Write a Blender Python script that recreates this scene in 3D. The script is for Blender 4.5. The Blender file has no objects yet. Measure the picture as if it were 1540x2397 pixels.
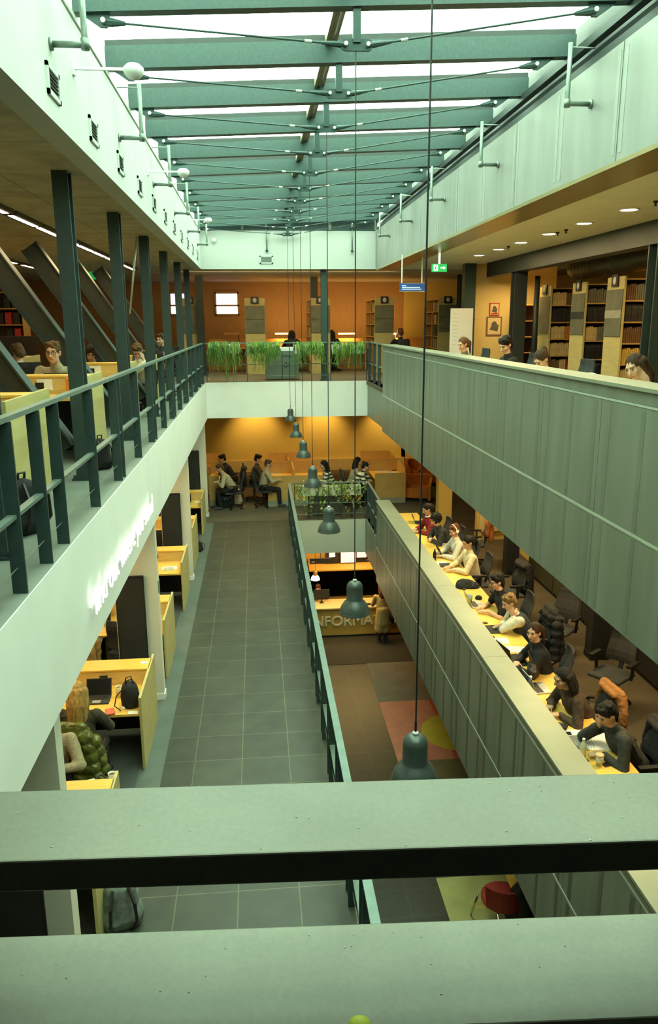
import bpy, math, random
import numpy as np
from mathutils import Vector, Matrix
random.seed(7)
sc = bpy.context.scene
COL = sc.collection
PI = math.pi
L0, L1, L2 = 0.0, 3.75, 7.5
CZ = 9.05

# ---------------------------------------------------------------- camera
F = 1809.0
def _n(v): return v / np.linalg.norm(v)
_P = np.array([770.0, 1198.5])
def _ray(u, v): return np.array([u - _P[0], v - _P[1], F])
_Y = _n(_ray(597, 757)); _D = _n(_ray(815, 8600)); _D = _n(_D - _Y * (_D @ _Y))
_Zv = -_D; _X = np.cross(_Y, _Zv)
MC = np.stack([_X, _Y, _Zv], 1)          # camera <- world (camera x right, y down, z forward)
def _dir(u, v): return MC.T @ _ray(u, v)
def atz(u, v, z):
    d = _dir(u, v); return Vector((*(d[:2] * (z - CZ) / d[2]), z))
def aty(u, v, y):
    d = _dir(u, v); p = d * y / d[1]; return Vector((p[0], y, p[2] + CZ))
def atx(u, v, x):
    d = _dir(u, v); p = d * x / d[0]; return Vector((x, p[1], p[2] + CZ))
cam = bpy.data.objects.new('camera', bpy.data.cameras.new('camera'))
COL.objects.link(cam)
R = MC.T @ np.diag([1.0, -1.0, -1.0])
mw = Matrix([[*R[i], 0.0] for i in range(3)] + [[0, 0, 0, 1]])
mw.translation = (0, 0, CZ)
cam.matrix_world = mw
cam.data.sensor_fit = 'VERTICAL'; cam.data.sensor_height = 36.0
cam.data.lens = F / 2397 * 36.0
cam.data.clip_start = .05; cam.data.clip_end = 200
sc.camera = cam

# ---------------------------------------------------------------- materials
MATS = {}
def mat(name, col, rough=.55, metal=0.0, var=.10, scale=6.0, emit=None, es=0.0, stretch=None, fine=0.0, spec=None):
    if name in MATS: return MATS[name]
    m = bpy.data.materials.new(name); m.use_nodes = True
    nt = m.node_tree; b = nt.nodes['Principled BSDF']
    b.inputs['Roughness'].default_value = rough; b.inputs['Metallic'].default_value = metal
    if spec is not None: b.inputs['Specular IOR Level'].default_value = spec
    c = list(col) + [1]
    if var > 0:
        tc = nt.nodes.new('ShaderNodeTexCoord'); mp = nt.nodes.new('ShaderNodeMapping')
        nt.links.new(tc.outputs['Object'], mp.inputs['Vector'])
        if stretch: mp.inputs['Scale'].default_value = stretch
        no = nt.nodes.new('ShaderNodeTexNoise'); no.inputs['Scale'].default_value = scale; no.inputs['Detail'].default_value = 5
        nt.links.new(mp.outputs['Vector'], no.inputs['Vector'])
        mx = nt.nodes.new('ShaderNodeMix'); mx.data_type = 'RGBA'
        mr = nt.nodes.new('ShaderNodeMapRange'); mr.inputs[1].default_value = .3; mr.inputs[2].default_value = .7
        nt.links.new(no.outputs['Fac'], mr.inputs[0]); nt.links.new(mr.outputs[0], mx.inputs['Factor'])
        mx.inputs['A'].default_value = [max(0, x * (1 - var)) for x in col] + [1]
        mx.inputs['B'].default_value = [min(1, x * (1 + var)) for x in col] + [1]
        out = mx.outputs['Result']
        if fine > 0:
            n2 = nt.nodes.new('ShaderNodeTexNoise'); n2.inputs['Scale'].default_value = 160; n2.inputs['Detail'].default_value = 2
            nt.links.new(tc.outputs['Object'], n2.inputs['Vector'])
            m2 = nt.nodes.new('ShaderNodeMapRange'); m2.inputs[1].default_value = .35; m2.inputs[2].default_value = .65
            m2.inputs[3].default_value = 1 - fine; m2.inputs[4].default_value = 1 + fine
            nt.links.new(n2.outputs['Fac'], m2.inputs[0])
            vm = nt.nodes.new('ShaderNodeVectorMath'); vm.operation = 'SCALE'
            nt.links.new(out, vm.inputs[0]); nt.links.new(m2.outputs[0], vm.inputs['Scale']); out = vm.outputs[0]
        nt.links.new(out, b.inputs['Base Color'])
    else:
        b.inputs['Base Color'].default_value = c
    if emit:
        b.inputs['Emission Color'].default_value = list(emit) + [1]; b.inputs['Emission Strength'].default_value = es
    MATS[name] = m; return m

def tile_mat(name, c1, c2, mortar, sx, sy, off, rough=.5, msize=.006):
    m = mat(name, c1, rough, 0, 0)
    nt = m.node_tree; b = nt.nodes['Principled BSDF']
    tc = nt.nodes.new('ShaderNodeTexCoord'); mp = nt.nodes.new('ShaderNodeMapping')
    mp.inputs['Location'].default_value = off
    nt.links.new(tc.outputs['Object'], mp.inputs['Vector'])
    br = nt.nodes.new('ShaderNodeTexBrick'); br.offset = 0.0; br.squash = 1.0
    for k, v in (('Scale', 1.0), ('Brick Width', sx), ('Row Height', sy), ('Mortar Size', msize), ('Mortar Smooth', .1), ('Bias', 0.0)):
        br.inputs[k].default_value = v
    br.inputs['Color1'].default_value = [*c1, 1]; br.inputs['Color2'].default_value = [*c2, 1]; br.inputs['Mortar'].default_value = [*mortar, 1]
    nt.links.new(mp.outputs['Vector'], br.inputs['Vector'])
    no = nt.nodes.new('ShaderNodeTexNoise'); no.inputs['Scale'].default_value = 3.5; no.inputs['Detail'].default_value = 6
    nt.links.new(tc.outputs['Object'], no.inputs['Vector'])
    mr = nt.nodes.new('ShaderNodeMapRange'); mr.inputs[1].default_value = .3; mr.inputs[2].default_value = .7; mr.inputs[3].default_value = .8; mr.inputs[4].default_value = 1.2
    nt.links.new(no.outputs['Fac'], mr.inputs[0])
    vm = nt.nodes.new('ShaderNodeVectorMath'); vm.operation = 'SCALE'
    nt.links.new(br.outputs['Color'], vm.inputs[0]); nt.links.new(mr.outputs[0], vm.inputs['Scale'])
    nt.links.new(vm.outputs[0], b.inputs['Base Color'])
    return m

def stripe_mat(name, c1, c2, freq, axis='Z', rough=.8, sharp=.5):
    m = mat(name, c1, rough, 0, 0); nt = m.node_tree; b = nt.nodes['Principled BSDF']
    tc = nt.nodes.new('ShaderNodeTexCoord'); sx = nt.nodes.new('ShaderNodeSeparateXYZ')
    nt.links.new(tc.outputs['Object'], sx.inputs[0])
    mu = nt.nodes.new('ShaderNodeMath'); mu.operation = 'MULTIPLY'; mu.inputs[1].default_value = freq
    nt.links.new(sx.outputs[axis], mu.inputs[0])
    fr = nt.nodes.new('ShaderNodeMath'); fr.operation = 'FRACT'; nt.links.new(mu.outputs[0], fr.inputs[0])
    gt = nt.nodes.new('ShaderNodeMath'); gt.operation = 'GREATER_THAN'; gt.inputs[1].default_value = sharp; nt.links.new(fr.outputs[0], gt.inputs[0])
    mx = nt.nodes.new('ShaderNodeMix'); mx.data_type = 'RGBA'
    mx.inputs['A'].default_value = [*c1, 1]; mx.inputs['B'].default_value = [*c2, 1]
    nt.links.new(gt.outputs[0], mx.inputs['Factor']); nt.links.new(mx.outputs['Result'], b.inputs['Base Color'])
    return m

def glass_mat(name, tint, mixw, rough=.1, clear=True):
    """transparent pane with a share of milky surface"""
    m = bpy.data.materials.new(name); m.use_nodes = True; nt = m.node_tree
    b = nt.nodes['Principled BSDF']; b.inputs['Base Color'].default_value = [*tint, 1]; b.inputs['Roughness'].default_value = rough
    t = nt.nodes.new('ShaderNodeBsdfTransparent'); t.inputs['Color'].default_value = [*tint, 1]
    mx = nt.nodes.new('ShaderNodeMixShader'); mx.inputs[0].default_value = mixw
    nt.links.new(t.outputs[0], mx.inputs[1]); nt.links.new(b.outputs[0], mx.inputs[2])
    nt.links.new(mx.outputs[0], nt.nodes['Material Output'].inputs['Surface'])
    MATS[name] = m; return m

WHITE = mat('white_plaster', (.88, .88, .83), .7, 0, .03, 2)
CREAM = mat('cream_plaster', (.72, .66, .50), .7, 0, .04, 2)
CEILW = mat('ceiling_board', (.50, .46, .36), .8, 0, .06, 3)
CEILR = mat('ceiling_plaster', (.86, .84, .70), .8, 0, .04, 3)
STEEL = mat('painted_steel_grey_green', (.034, .068, .064), .42, .2, .12, 30, fine=.08)
STEELD = mat('painted_steel_dark', (.036, .062, .062), .45, .15, .12, 12, fine=.06)
RAILM = mat('rail_paint', (.16, .225, .205), .4, .3, .10, 9, fine=.05)
FRAMED = mat('dark_frame', (.03, .04, .038), .5, .2, .1)
PANELM = mat('perforated_sheet', (.20, .225, .175), .45, .4, .13, 1.6, stretch=(1, 3.0, .35), fine=.06)
PANELU = mat('fascia_sheet', (.30, .305, .285), .45, .35, .12, 1.4, stretch=(1, 2.4, .5), fine=.05)
PANELD = mat('perforated_sheet_band', (.135, .15, .115), .45, .5, .08, 3, fine=.06)
GALV = mat('galvanised_pipe', (.20, .25, .22), .38, .6, .12, 20)
PLY = mat('birch_plywood', (.66, .46, .16), .5, 0, .14, 3, stretch=(1, 1, 7))
PLYL = mat('pale_plywood', (.52, .44, .185), .5, 0, .10, 2.5, stretch=(1, 1, 6), fine=.04)
DESKY = mat('desk_plywood', (.80, .50, .10), .42, 0, .10, 4, stretch=(1, 6, 1))
BLACK = mat('black_plastic', (.012, .012, .013), .45, 0, .2)
BLACKF = mat('black_fabric', (.012, .013, .014), .9, 0, .25, 30)
CHARC = mat('charcoal_fabric', (.035, .038, .04), .9, 0, .2, 25)
DARKB = mat('dark_board', (.022, .024, .024), .7, 0, .2, 3)
CARPET = mat('brown_carpet', (.095, .074, .042), .95, 0, .15, 2, fine=.25)
CARPETG = mat('gallery_screed', (.17, .20, .175), .7, 0, .12, 2.5, fine=.08)
SCREED = mat('grey_screed', (.10, .118, .10), .6, 0, .15, 3, fine=.08)
TILE = tile_mat('slate_tile', (.036, .040, .028), (.046, .052, .037), (.12, .12, .075), .585, .585, (.31, .03, 0), .45)
TILEB = tile_mat('brown_tile', (.024, .020, .011), (.031, .026, .014), (.06, .05, .026), .6, .6, (.2, .1, 0), .4)
WALLY = mat('ochre_wall', (.66, .48, .13), .8, 0, .04, 1.5)
WALLO = mat('timber_clad_wall', (.42, .24, .10), .7, 0, .12, 5, stretch=(6, 1, .5))
PAPER = mat('paper', (.82, .82, .78), .8, 0, .02)
ALU = mat('aluminium', (.55, .56, .56), .35, .8, .05)
SCREENM = mat('screen_dark', (.015, .017, .02), .15, 0, 0)
SKIN = mat('skin_light', (.62, .37, .24), .55, 0, .06, 14)
SKIN2 = mat('skin_tan', (.48, .27, .16), .55, 0, .06, 14)
EYEW = mat('eye', (.05, .035, .03), .2, 0, 0)
LIPM = mat('lips', (.45, .17, .13), .5, 0, 0)
GLASSR = glass_mat('roof_glass', (.93, .98, .97), .12, .5)
GLASSC = glass_mat('clear_glass', (.95, .97, .96), .12, .05)

# ---------------------------------------------------------------- mesh helpers
class MB:
    def __init__(s): s.v = []; s.f = []
    def add(s, vs, fs):
        b = len(s.v); s.v += [tuple(p) for p in vs]; s.f += [tuple(b + i for i in f) for f in fs]; return s
    def box(s, x0, x1, y0, y1, z0, z1):
        if x0 > x1: x0, x1 = x1, x0
        if y0 > y1: y0, y1 = y1, y0
        if z0 > z1: z0, z1 = z1, z0
        v = [(x0,y0,z0),(x1,y0,z0),(x1,y1,z0),(x0,y1,z0),(x0,y0,z1),(x1,y0,z1),(x1,y1,z1),(x0,y1,z1)]
        return s.add(v, [(0,3,2,1),(4,5,6,7),(0,1,5,4),(1,2,6,5),(2,3,7,6),(3,0,4,7)])
    def hexa(s, bot, top):   # two quads of points
        return s.add(list(bot) + list(top), [(0,3,2,1),(4,5,6,7),(0,1,5,4),(1,2,6,5),(2,3,7,6),(3,0,4,7)])
    def bar(s, p0, p1, w, h, up=(0, 0, 1)):   # rectangular bar from p0 to p1, w sideways, h along up
        p0, p1 = Vector(p0), Vector(p1); d = (p1 - p0).normalized(); u = Vector(up)
        sd = d.cross(u)
        if sd.length < 1e-5: sd = d.cross(Vector((1, 0, 0)))
        sd.normalize(); u = sd.cross(d).normalized(); a, b = sd * w / 2, u * h / 2
        return s.hexa([p0 - a - b, p0 + a - b, p0 + a + b, p0 - a + b], [p1 - a - b, p1 + a - b, p1 + a + b, p1 - a + b])
    def prism(s, pts, ext):   # polygon extruded along a vector
        n = len(pts); e = Vector(ext); A = [Vector(p) for p in pts]
        return s.add(A + [p + e for p in A], [tuple(range(n))[::-1], tuple(range(n, 2 * n))] + [(i, (i + 1) % n, n + (i + 1) % n, n + i) for i in range(n)])
    def tube(s, pts, r, n=8, close=True):
        pts = [Vector(p) for p in pts]; m = len(pts); rr = r if hasattr(r, '__len__') else [r] * m
        vs = []; ref = None
        for i, p in enumerate(pts):
            d = (pts[min(i + 1, m - 1)] - pts[max(i - 1, 0)]).normalized()
            if ref is None: ref = d.cross(Vector((0, 0, 1)) if abs(d.z) < .9 else Vector((1, 0, 0))).normalized()
            a = (ref - d * ref.dot(d)).normalized(); b = d.cross(a); ref = a
            vs += [p + (a * math.cos(t) + b * math.sin(t)) * rr[i] for t in [2 * PI * k / n for k in range(n)]]
        fs = [(i * n + k, i * n + (k + 1) % n, (i + 1) * n + (k + 1) % n, (i + 1) * n + k) for i in range(m - 1) for k in range(n)]
        if close: fs += [tuple(range(n))[::-1], tuple(range((m - 1) * n, m * n))]
        return s.add(vs, fs)
    def lathe(s, prof, c=(0, 0, 0), n=20, cap=True):
        vs = [(c[0] + r * math.cos(2 * PI * k / n), c[1] + r * math.sin(2 * PI * k / n), c[2] + z) for r, z in prof for k in range(n)]
        m = len(prof); fs = [(i * n + k, i * n + (k + 1) % n, (i + 1) * n + (k + 1) % n, (i + 1) * n + k) for i in range(m - 1) for k in range(n)]
        if cap: fs += [tuple(range(n))[::-1], tuple(range((m - 1) * n, m * n))]
        return s.add(vs, fs)
    def ell(s, c, r, n=12, m=8, rot=None):
        c = Vector(c); r = (r, r, r) if not hasattr(r, '__len__') else r
        vs = []; fs = []
        for i in range(1, m):
            t = PI * i / m
            for k in range(n):
                a = 2 * PI * k / n; p = Vector((r[0] * math.sin(t) * math.cos(a), r[1] * math.sin(t) * math.sin(a), r[2] * math.cos(t)))
                vs.append(c + (rot @ p if rot else p))
        up = Vector((0, 0, r[2])); top = c + (rot @ up if rot else up); bo = c - (rot @ up if rot else up)
        vs += [top, bo]; T = len(vs) - 2
        for i in range(m - 2):
            for k in range(n): fs.append((i * n + k, (i + 1) * n + k, (i + 1) * n + (k + 1) % n, i * n + (k + 1) % n))
        for k in range(n):
            fs.append((T, k, (k + 1) % n)); fs.append((T + 1, (m - 2) * n + (k + 1) % n, (m - 2) * n + k))
        return s.add(vs, fs)
    def cap(s, p0, p1, r0, r1, fl=1.0, ax=(1, 0, 0), n=12):   # tapered capsule; fl widens it along ax
        p0, p1 = Vector(p0), Vector(p1); d = p1 - p0
        if d.length < 1e-4: d = Vector((0, 0, 1e-4))
        d.normalize(); a = Vector(ax); a = a - d * a.dot(d)
        if a.length < 1e-3: a = d.cross(Vector((0, 1, 0))); 
        if a.length < 1e-3: a = d.cross(Vector((1, 0, 0)))
        a.normalize(); b = d.cross(a); rings = []
        for t in (-.98, -.8, -.45, 0): rings.append((p0 + d * r0 * t, r0 * math.sqrt(max(0, 1 - t * t))))
        for t in (0, .45, .8, .98): rings.append((p1 + d * r1 * t, r1 * math.sqrt(max(0, 1 - t * t))))
        vs = [c + a * (r * fl * math.cos(2 * PI * k / n)) + b * (r * math.sin(2 * PI * k / n)) for c, r in rings for k in range(n)]
        m = len(rings); fs = [(i * n + k, i * n + (k + 1) % n, (i + 1) * n + (k + 1) % n, (i + 1) * n + k) for i in range(m - 1) for k in range(n)]
        fs += [tuple(range(n))[::-1], tuple(range((m - 1) * n, m * n))]
        return s.add(vs, fs)
    def mesh(s, name):
        me = bpy.data.meshes.new(name); me.from_pydata(s.v, [], s.f); me.update(); return me
    def build(s, name, m, parent=None, smooth=False, bevel=0.0, loc=None):
        me = s.mesh(name); me.materials.append(m)
        if smooth: me.polygons.foreach_set('use_smooth', [True] * len(me.polygons))
        o = bpy.data.objects.new(name, me); COL.objects.link(o)
        if parent: o.parent = parent
        if loc is not None: o.location = loc
        if bevel:
            bm = o.modifiers.new('bevel', 'BEVEL'); bm.width = bevel; bm.segments = 2; bm.limit_method = 'ANGLE'
        return o

def tag(o, label, cat, group=None, kind=None):
    if label: o['label'] = label
    if cat: o['category'] = cat
    if group: o['group'] = group
    if kind: o['kind'] = kind
    return o
def thing(name, label, cat, loc=(0, 0, 0), rz=0.0, group=None):
    o = bpy.data.objects.new(name, None); COL.objects.link(o); o.empty_display_size = .1
    o.location = loc; o.rotation_euler = (0, 0, rz); return tag(o, label, cat, group)
def struct(name, mb, m, parent=None, label=None, cat=None):
    o = mb.build(name, m, parent)
    if not parent: tag(o, label, cat, None, 'structure')
    return o
def kids(o): return [c for c in bpy.data.objects if c.parent == o]
_kids = {}
def copy(root, loc, rz=0.0, label=None, group=None):
    if root.name not in _kids:
        _kids[root.name] = [(c, kids(c)) for c in kids(root)]
    r = root.copy(); COL.objects.link(r); r.location = loc; r.rotation_euler = (0, 0, rz)
    if label: r['label'] = label
    if group: r['group'] = group
    for c, gs in _kids[root.name]:
        d = c.copy(); COL.objects.link(d); d.parent = r
        for g in gs:
            e = g.copy(); COL.objects.link(e); e.parent = d
    return r
def recolour(root, table):   # object-level materials on a copy: {part name: material}
    for c in bpy.data.objects:
        if c.parent == root and c.name.split('.')[0] in table:
            c.material_slots[0].link = 'OBJECT'; c.material_slots[0].material = table[c.name.split('.')[0]]
def solid(mb, voxel, smooth_it=4, amp=0.0, freq=(22, 22, 12)):
    """one continuous surface from overlapping shapes"""
    me = mb.mesh('t'); o = bpy.data.objects.new('t', me); COL.objects.link(o)
    r = o.modifiers.new('r', 'REMESH'); r.mode = 'VOXEL'; r.voxel_size = voxel
    if smooth_it:
        q = o.modifiers.new('s', 'SMOOTH'); q.iterations = smooth_it; q.factor = .5
    dg = bpy.context.evaluated_depsgraph_get(); dg.update()
    out = bpy.data.meshes.new_from_object(o.evaluated_get(dg)); out.materials.clear()
    if amp:      # soft folds and creases
        n = len(out.vertices); P = np.zeros(n * 3); out.vertices.foreach_get('co', P); P = P.reshape(-1, 3); N = np.zeros(n * 3); out.vertices.foreach_get('normal', N); N = N.reshape(-1, 3)
        rg = np.random.default_rng(n); d = np.zeros(n); fq = np.array(freq, float)
        for k in range(7):
            K = rg.normal(size=3) * fq * (1 + .35 * k); ph = rg.uniform(0, 6.28); d += (1 - np.abs(np.sin(P @ K + ph + 1.5 * np.sin(P @ (K[[1, 2, 0]] * .4))))) ** 2 / (1 + .5 * k)
        P += N * ((d - d.mean()) * amp)[:, None]; out.vertices.foreach_set('co', P.ravel()); out.update()
    out.polygons.foreach_set('use_smooth', [True] * len(out.polygons))
    bpy.data.objects.remove(o); bpy.data.meshes.remove(me); return out
def obj(name, me, m, parent=None, loc=None):
    me.name = name; me.materials.append(m)
    o = bpy.data.objects.new(name, me); COL.objects.link(o)
    if parent: o.parent = parent
    if loc is not None: o.location = loc
    return o
def text_mesh(body, size, depth=.0, thin=0.0):
    cu = bpy.data.curves.new('t', 'FONT'); cu.body = body; cu.size = size; cu.extrude = depth; cu.offset = thin
    o = bpy.data.objects.new('t', cu); COL.objects.link(o)
    dg = bpy.context.evaluated_depsgraph_get(); dg.update()
    me = bpy.data.meshes.new_from_object(o.evaluated_get(dg)); me.materials.clear()
    bpy.data.objects.remove(o); return me
def area(name, loc, sx, sy, power, col, rot=(0, 0, 0), spread=PI):
    l = bpy.data.lights.new(name, 'AREA'); l.shape = 'RECTANGLE'; l.size = sx; l.size_y = sy; l.energy = power; l.color = col; l.spread = spread
    o = bpy.data.objects.new(name, l); COL.objects.link(o); o.location = loc; o.rotation_euler = rot; return o
def spot(name, loc, power, col, aim, ang=1.2, blend=.7, r=.05):
    l = bpy.data.lights.new(name, 'SPOT'); l.energy = power; l.color = col; l.spot_size = ang; l.spot_blend = blend; l.shadow_soft_size = r
    o = bpy.data.objects.new(name, l); COL.objects.link(o); o.location = loc
    o.rotation_euler = (Vector(aim) - Vector(loc)).to_track_quat('-Z', 'Y').to_euler(); return o
def point(name, loc, power, col, r=.05):
    l = bpy.data.lights.new(name, 'POINT'); l.energy = power; l.color = col; l.shadow_soft_size = r
    o = bpy.data.objects.new(name, l); COL.objects.link(o); o.location = loc; return o
# ================================================================ the building shell
XL, XR, XU = -1.37, 3.0, 3.25         # atrium faces: left, right parapet, right upper fascia
YF2, YF1 = 21.4, 20.65                # far edges of the two voids
XV = 0.90                             # left edge of the lower void (walkway edge)
XP1 = 2.85                            # outer face of the lower right parapet
WX0, WX1, WY0, WY1 = -8.0, 9.6, -3.0, 28.2
# ground floor
struct('floor_ground', MB().box(WX0, WX1, WY0, WY1 + .2, -.2, 0), TILEB)
struct('floor_ground_entrance_mat', MB().box(1.0, 6.0, 19.35, 21.2, 0, .008), mat('entrance_matting', (.035, .024, .012), .95, 0, .15, 3))
# first floor slabs
struct('floor_walkway', MB().box(-1.27, XV, WY0, 20.75, L1 - .1, L1), TILE)
struct('floor_walkway_border', MB().box(-1.56, -1.27, WY0, 20.75, L1 - .1, L1), SCREED)
struct('trim_walkway_edge', MB().box(XV - .1, XV - .075, 1, YF1, L1, L1 + .012), mat('edge_joint', (.42, .40, .27), .6, 0, .1))
struct('floor_left_study_area', MB().box(WX0, -1.56, WY0, WY1, L1 - .1, L1), mat('dark_carpet', (.075, .085, .08), .95, 0, .15, 3, fine=.2))
struct('floor_far_carpet', MB().box(-1.56, WX1, 20.75, WY1, L1 - .1, L1).box(XV + .06, XP1 + .04, YF1 + .006, 20.75, L1 - .1, L1).box(-1.56, 3.3, 20.75, 20.80, L1, L1 + .004), CARPET)
struct('floor_right_carpet', MB().box(XP1 + .1, WX1, WY0, 20.75, L1 - .1, L1), CARPET)
struct('wall_far_lower_fascia', MB().box(XV, XP1 + .06, YF1, YF1 + .25, 2.8, L1 - .001), mat('fascia_paint', (.55, .57, .46), .7, 0, .03, 2))
struct('wall_walkway_fascia', MB().box(XV - .25, XV, WY0, YF1, 2.8, L1 - .1), WHITE)
struct('ceiling_ground', MB().box(WX0, XV - .25, WY0, WY1, 2.75, 2.8).box(XP1 + .3, WX1, WY0, WY1, 2.75, 2.8).box(XV - .25, XP1 + .3, YF1 + .25, WY1, 2.75, 2.8).box(XV - .25, XP1 + .3, WY0, 0, 2.75, 2.8), CEILR)
# second floor slabs
struct('floor_left_gallery', MB().box(WX0, XL - .006, WY0, WY1, L2 - .1, L2), CARPETG)
struct('floor_far_gallery', MB().box(XL, WX1, YF2 + .006, WY1, L2 - .1, L2), mat('far_gallery_carpet', (.20, .165, .11), .95, 0, .15, 2, fine=.2))
struct('floor_right_gallery', MB().box(XR + .02, WX1, .4, YF2, L2 - .1, L2), CARPET)
struct('floor_near_gallery', MB().box(XL, WX1, WY0, .4, L2 - .1, L2), mat('near_carpet', (.04, .04, .035), .95, 0, .1))
struct('wall_left_fascia', MB().box(XL - .3, XL, .8, WY1, 6.53, L2 - .001), WHITE)
struct('wall_far_fascia', MB().box(XL, XR + .12, YF2, YF2 + .25, 6.53, L2 - .001), WHITE)
struct('wall_near_fascia', MB().box(XL, XR, .25, .4, 6.53, L2 - .1), WHITE)
struct('ceiling_left_lower', MB().box(WX0, XL - .3, WY0, WY1, 6.53, 6.6), CREAM)
struct('ceiling_far_lower', MB().box(XL - .3, WX1, YF2 + .25, WY1, 6.53, 6.6), CREAM)
struct('ceiling_right_lower', MB().box(XR + .3, WX1, WY0, YF2 + .25, 6.53, 6.6), CREAM)
# roof level
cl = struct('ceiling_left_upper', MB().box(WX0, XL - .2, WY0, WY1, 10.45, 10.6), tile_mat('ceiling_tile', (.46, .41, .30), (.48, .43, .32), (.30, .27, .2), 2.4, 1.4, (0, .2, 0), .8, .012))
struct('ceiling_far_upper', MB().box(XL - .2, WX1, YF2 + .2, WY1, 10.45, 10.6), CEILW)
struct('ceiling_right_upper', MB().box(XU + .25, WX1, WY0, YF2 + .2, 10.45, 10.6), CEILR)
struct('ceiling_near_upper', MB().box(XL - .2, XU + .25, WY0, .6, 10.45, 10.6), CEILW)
UPW = mat('white_plaster_dimmed', (.57, .585, .565), .7, 0, .04, 1.2, stretch=(1, 1.5, .5))  # same white plaster, colour darkened to offset the bright skylight
struct('wall_left_upper_fascia', MB().box(XL - .2, XL, .6, YF2 + .2, 10.44, 11.40), UPW)
struct('wall_far_upper_fascia', MB().box(XL, XU, YF2, YF2 + .2, 10.44, 11.40), UPW)
struct('wall_near_upper_fascia', MB().box(XL, XU, .6, .8, 10.44, 11.65), WHITE)
# right upper fascia: sheet panels with dark joints
bk = MB().box(XU + .015, XU + .25, .6, YF2 + .2, 10.45, 11.40)
struct('wall_right_upper_fascia', bk, FRAMED)
m = MB(); m2 = MB()
y = 7.19 - 2.82 * 3
while y < YF2:
    y1 = min(y + 2.82, YF2)
    y0 = max(y, .6)
    if y1 > y0 + .1:
        m.box(XU, XU + .02, y0 + .008, y1 - .008, 10.44, 11.41)
        for a, b in ((y0 + .04, y0 + .10), (y1 - .10, y1 - .04), ((y0 + y1) / 2 - .10, (y0 + y1) / 2 - .03), ((y0 + y1) / 2 + .03, (y0 + y1) / 2 + .10)):
            m2.box(XU - .003, XU, a, b, 10.50, 11.35)
    y += 2.82
fa = m.build('trim_right_fascia_sheets', PANELU); tag(fa, None, None, None, 'structure')
fb = m2.build('trim_right_fascia_ribs', mat('fascia_rib', (.34, .355, .33), .45, .3, .06)); tag(fb, None, None, None, 'structure')
struct('trim_right_fascia_soffit', MB().box(XU, XU + .5, .6, YF2, 10.40, 10.44), mat('soffit_sheet', (.42, .33, .16), .3, .6, .1, 2))
# parapets with sheet cladding
def parapet(name, x, ztop, zbot, y0, y1, mid, first, dark):
    struct(name, MB().box(x + .02, x + .22, y0, y1, zbot + .02, ztop - .05), FRAMED)
    p = MB(); r = MB(); st = MB()
    yy = first
    while yy < y1:
        a, b = max(yy, y0), min(yy + 1.41, y1)
        if b > a + .05:
            p.box(x, x + .02, a + .004, b - .004, zbot, mid - .012)
            p.box(x, x + .02, a + .004, b - .004, mid + .012, ztop - .16)
            for k in (.09, 1.22, .62):
                if a < yy + k and yy + k + .07 < b:
                    r.box(x - .002, x, yy + k, yy + k + .07, zbot + .02, mid - .03); r.box(x - .002, x, yy + k, yy + k + .07, mid + .03, ztop - .18)
        yy += 1.41
    p.box(x, x + .02, y0, y1, ztop - .135, ztop - .02)
    st.box(x - .004, x + .01, y0, y1, mid - .012, mid + .012); st.box(x - .004, x + .01, y0, y1, ztop - .157, ztop - .138)
    a = p.build('trim_parapet_sheets', PANELM); tag(a, None, None, None, 'structure')
    a = r.build('trim_parapet_ribs', dark); tag(a, None, None, None, 'structure')
    a = st.build('trim_parapet_strips', mat('bright_strip', (.45, .52, .42), .4, .4, .05)); tag(a, None, None, None, 'structure')
    c = MB(); yy = first
    while yy < y1:
        a, b = max(yy, y0), min(yy + 2.82, y1)
        if b > a: c.box(x - .03, x + .31, a + .003, b - .003, ztop - .03, ztop)
        yy += 2.82
    a = c.build('trim_parapet_cap', mat('cap_sheet', (.26, .28, .21), .45, .35, .06, 3)); tag(a, None, None, None, 'structure')
PANELE = mat('perforated_sheet_faint', (.18, .20, .157), .45, .4, .1, 2)
parapet('wall_right_parapet', XR, 8.55, 6.49, .6, 18.5, 7.36, .9, PANELE)
parapet('wall_right_lower_parapet', XP1, 4.82, 2.75, .6, 18.3, 3.62, .62, PANELD)
struct('wall_right_fascia_end', MB().box(XR + .05, XR + .25, 18.5, YF2, 6.53, L2), PANELM)
struct('wall_right_lower_fascia_end', MB().box(XP1 + .05, XP1 + .25, 18.3, YF1 + .25, 2.78, L1), PANELM)
# outer walls
struct('wall_far_upper', MB().box(WX0, 5.3, WY1, WY1 + .2, L2, 10.6), WALLO)
struct('wall_far_lower', MB().box(WX0, 5.45, WY1, WY1 + .2, L1, 6.6), WALLY)
struct('wall_far_corner', MB().box(5.3, WX1, WY1, WY1 + .2, 0, 10.6).box(WX0, 5.3, WY1, WY1 + .2, 0, L1).box(5.45, WX1, WY1 - 1.6, WY1 - 1.5, L1, 6.53), WALLY)
struct('wall_left', MB().box(WX0 - .2, WX0, WY0, WY1, 0, 10.6), mat('brown_wall', (.30, .17, .07), .8, 0, .08))
struct('wall_right', MB().box(WX1, WX1 + .2, WY0, WY1, 0, 10.6), mat('right_wall', (.45, .30, .10), .8, 0, .06))
struct('wall_near', MB().box(WX0, WX1, WY0 - .2, WY0, 0, 10.6), mat('near_dark', (.04, .035, .03), .8, 0, .1))
struct('baseboard_far', MB().box(-1.7, 5.4, WY1 - .12, WY1, L1, L1 + .42), mat('ledge_cream', (.62, .47, .2), .6, 0, .05))
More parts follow.
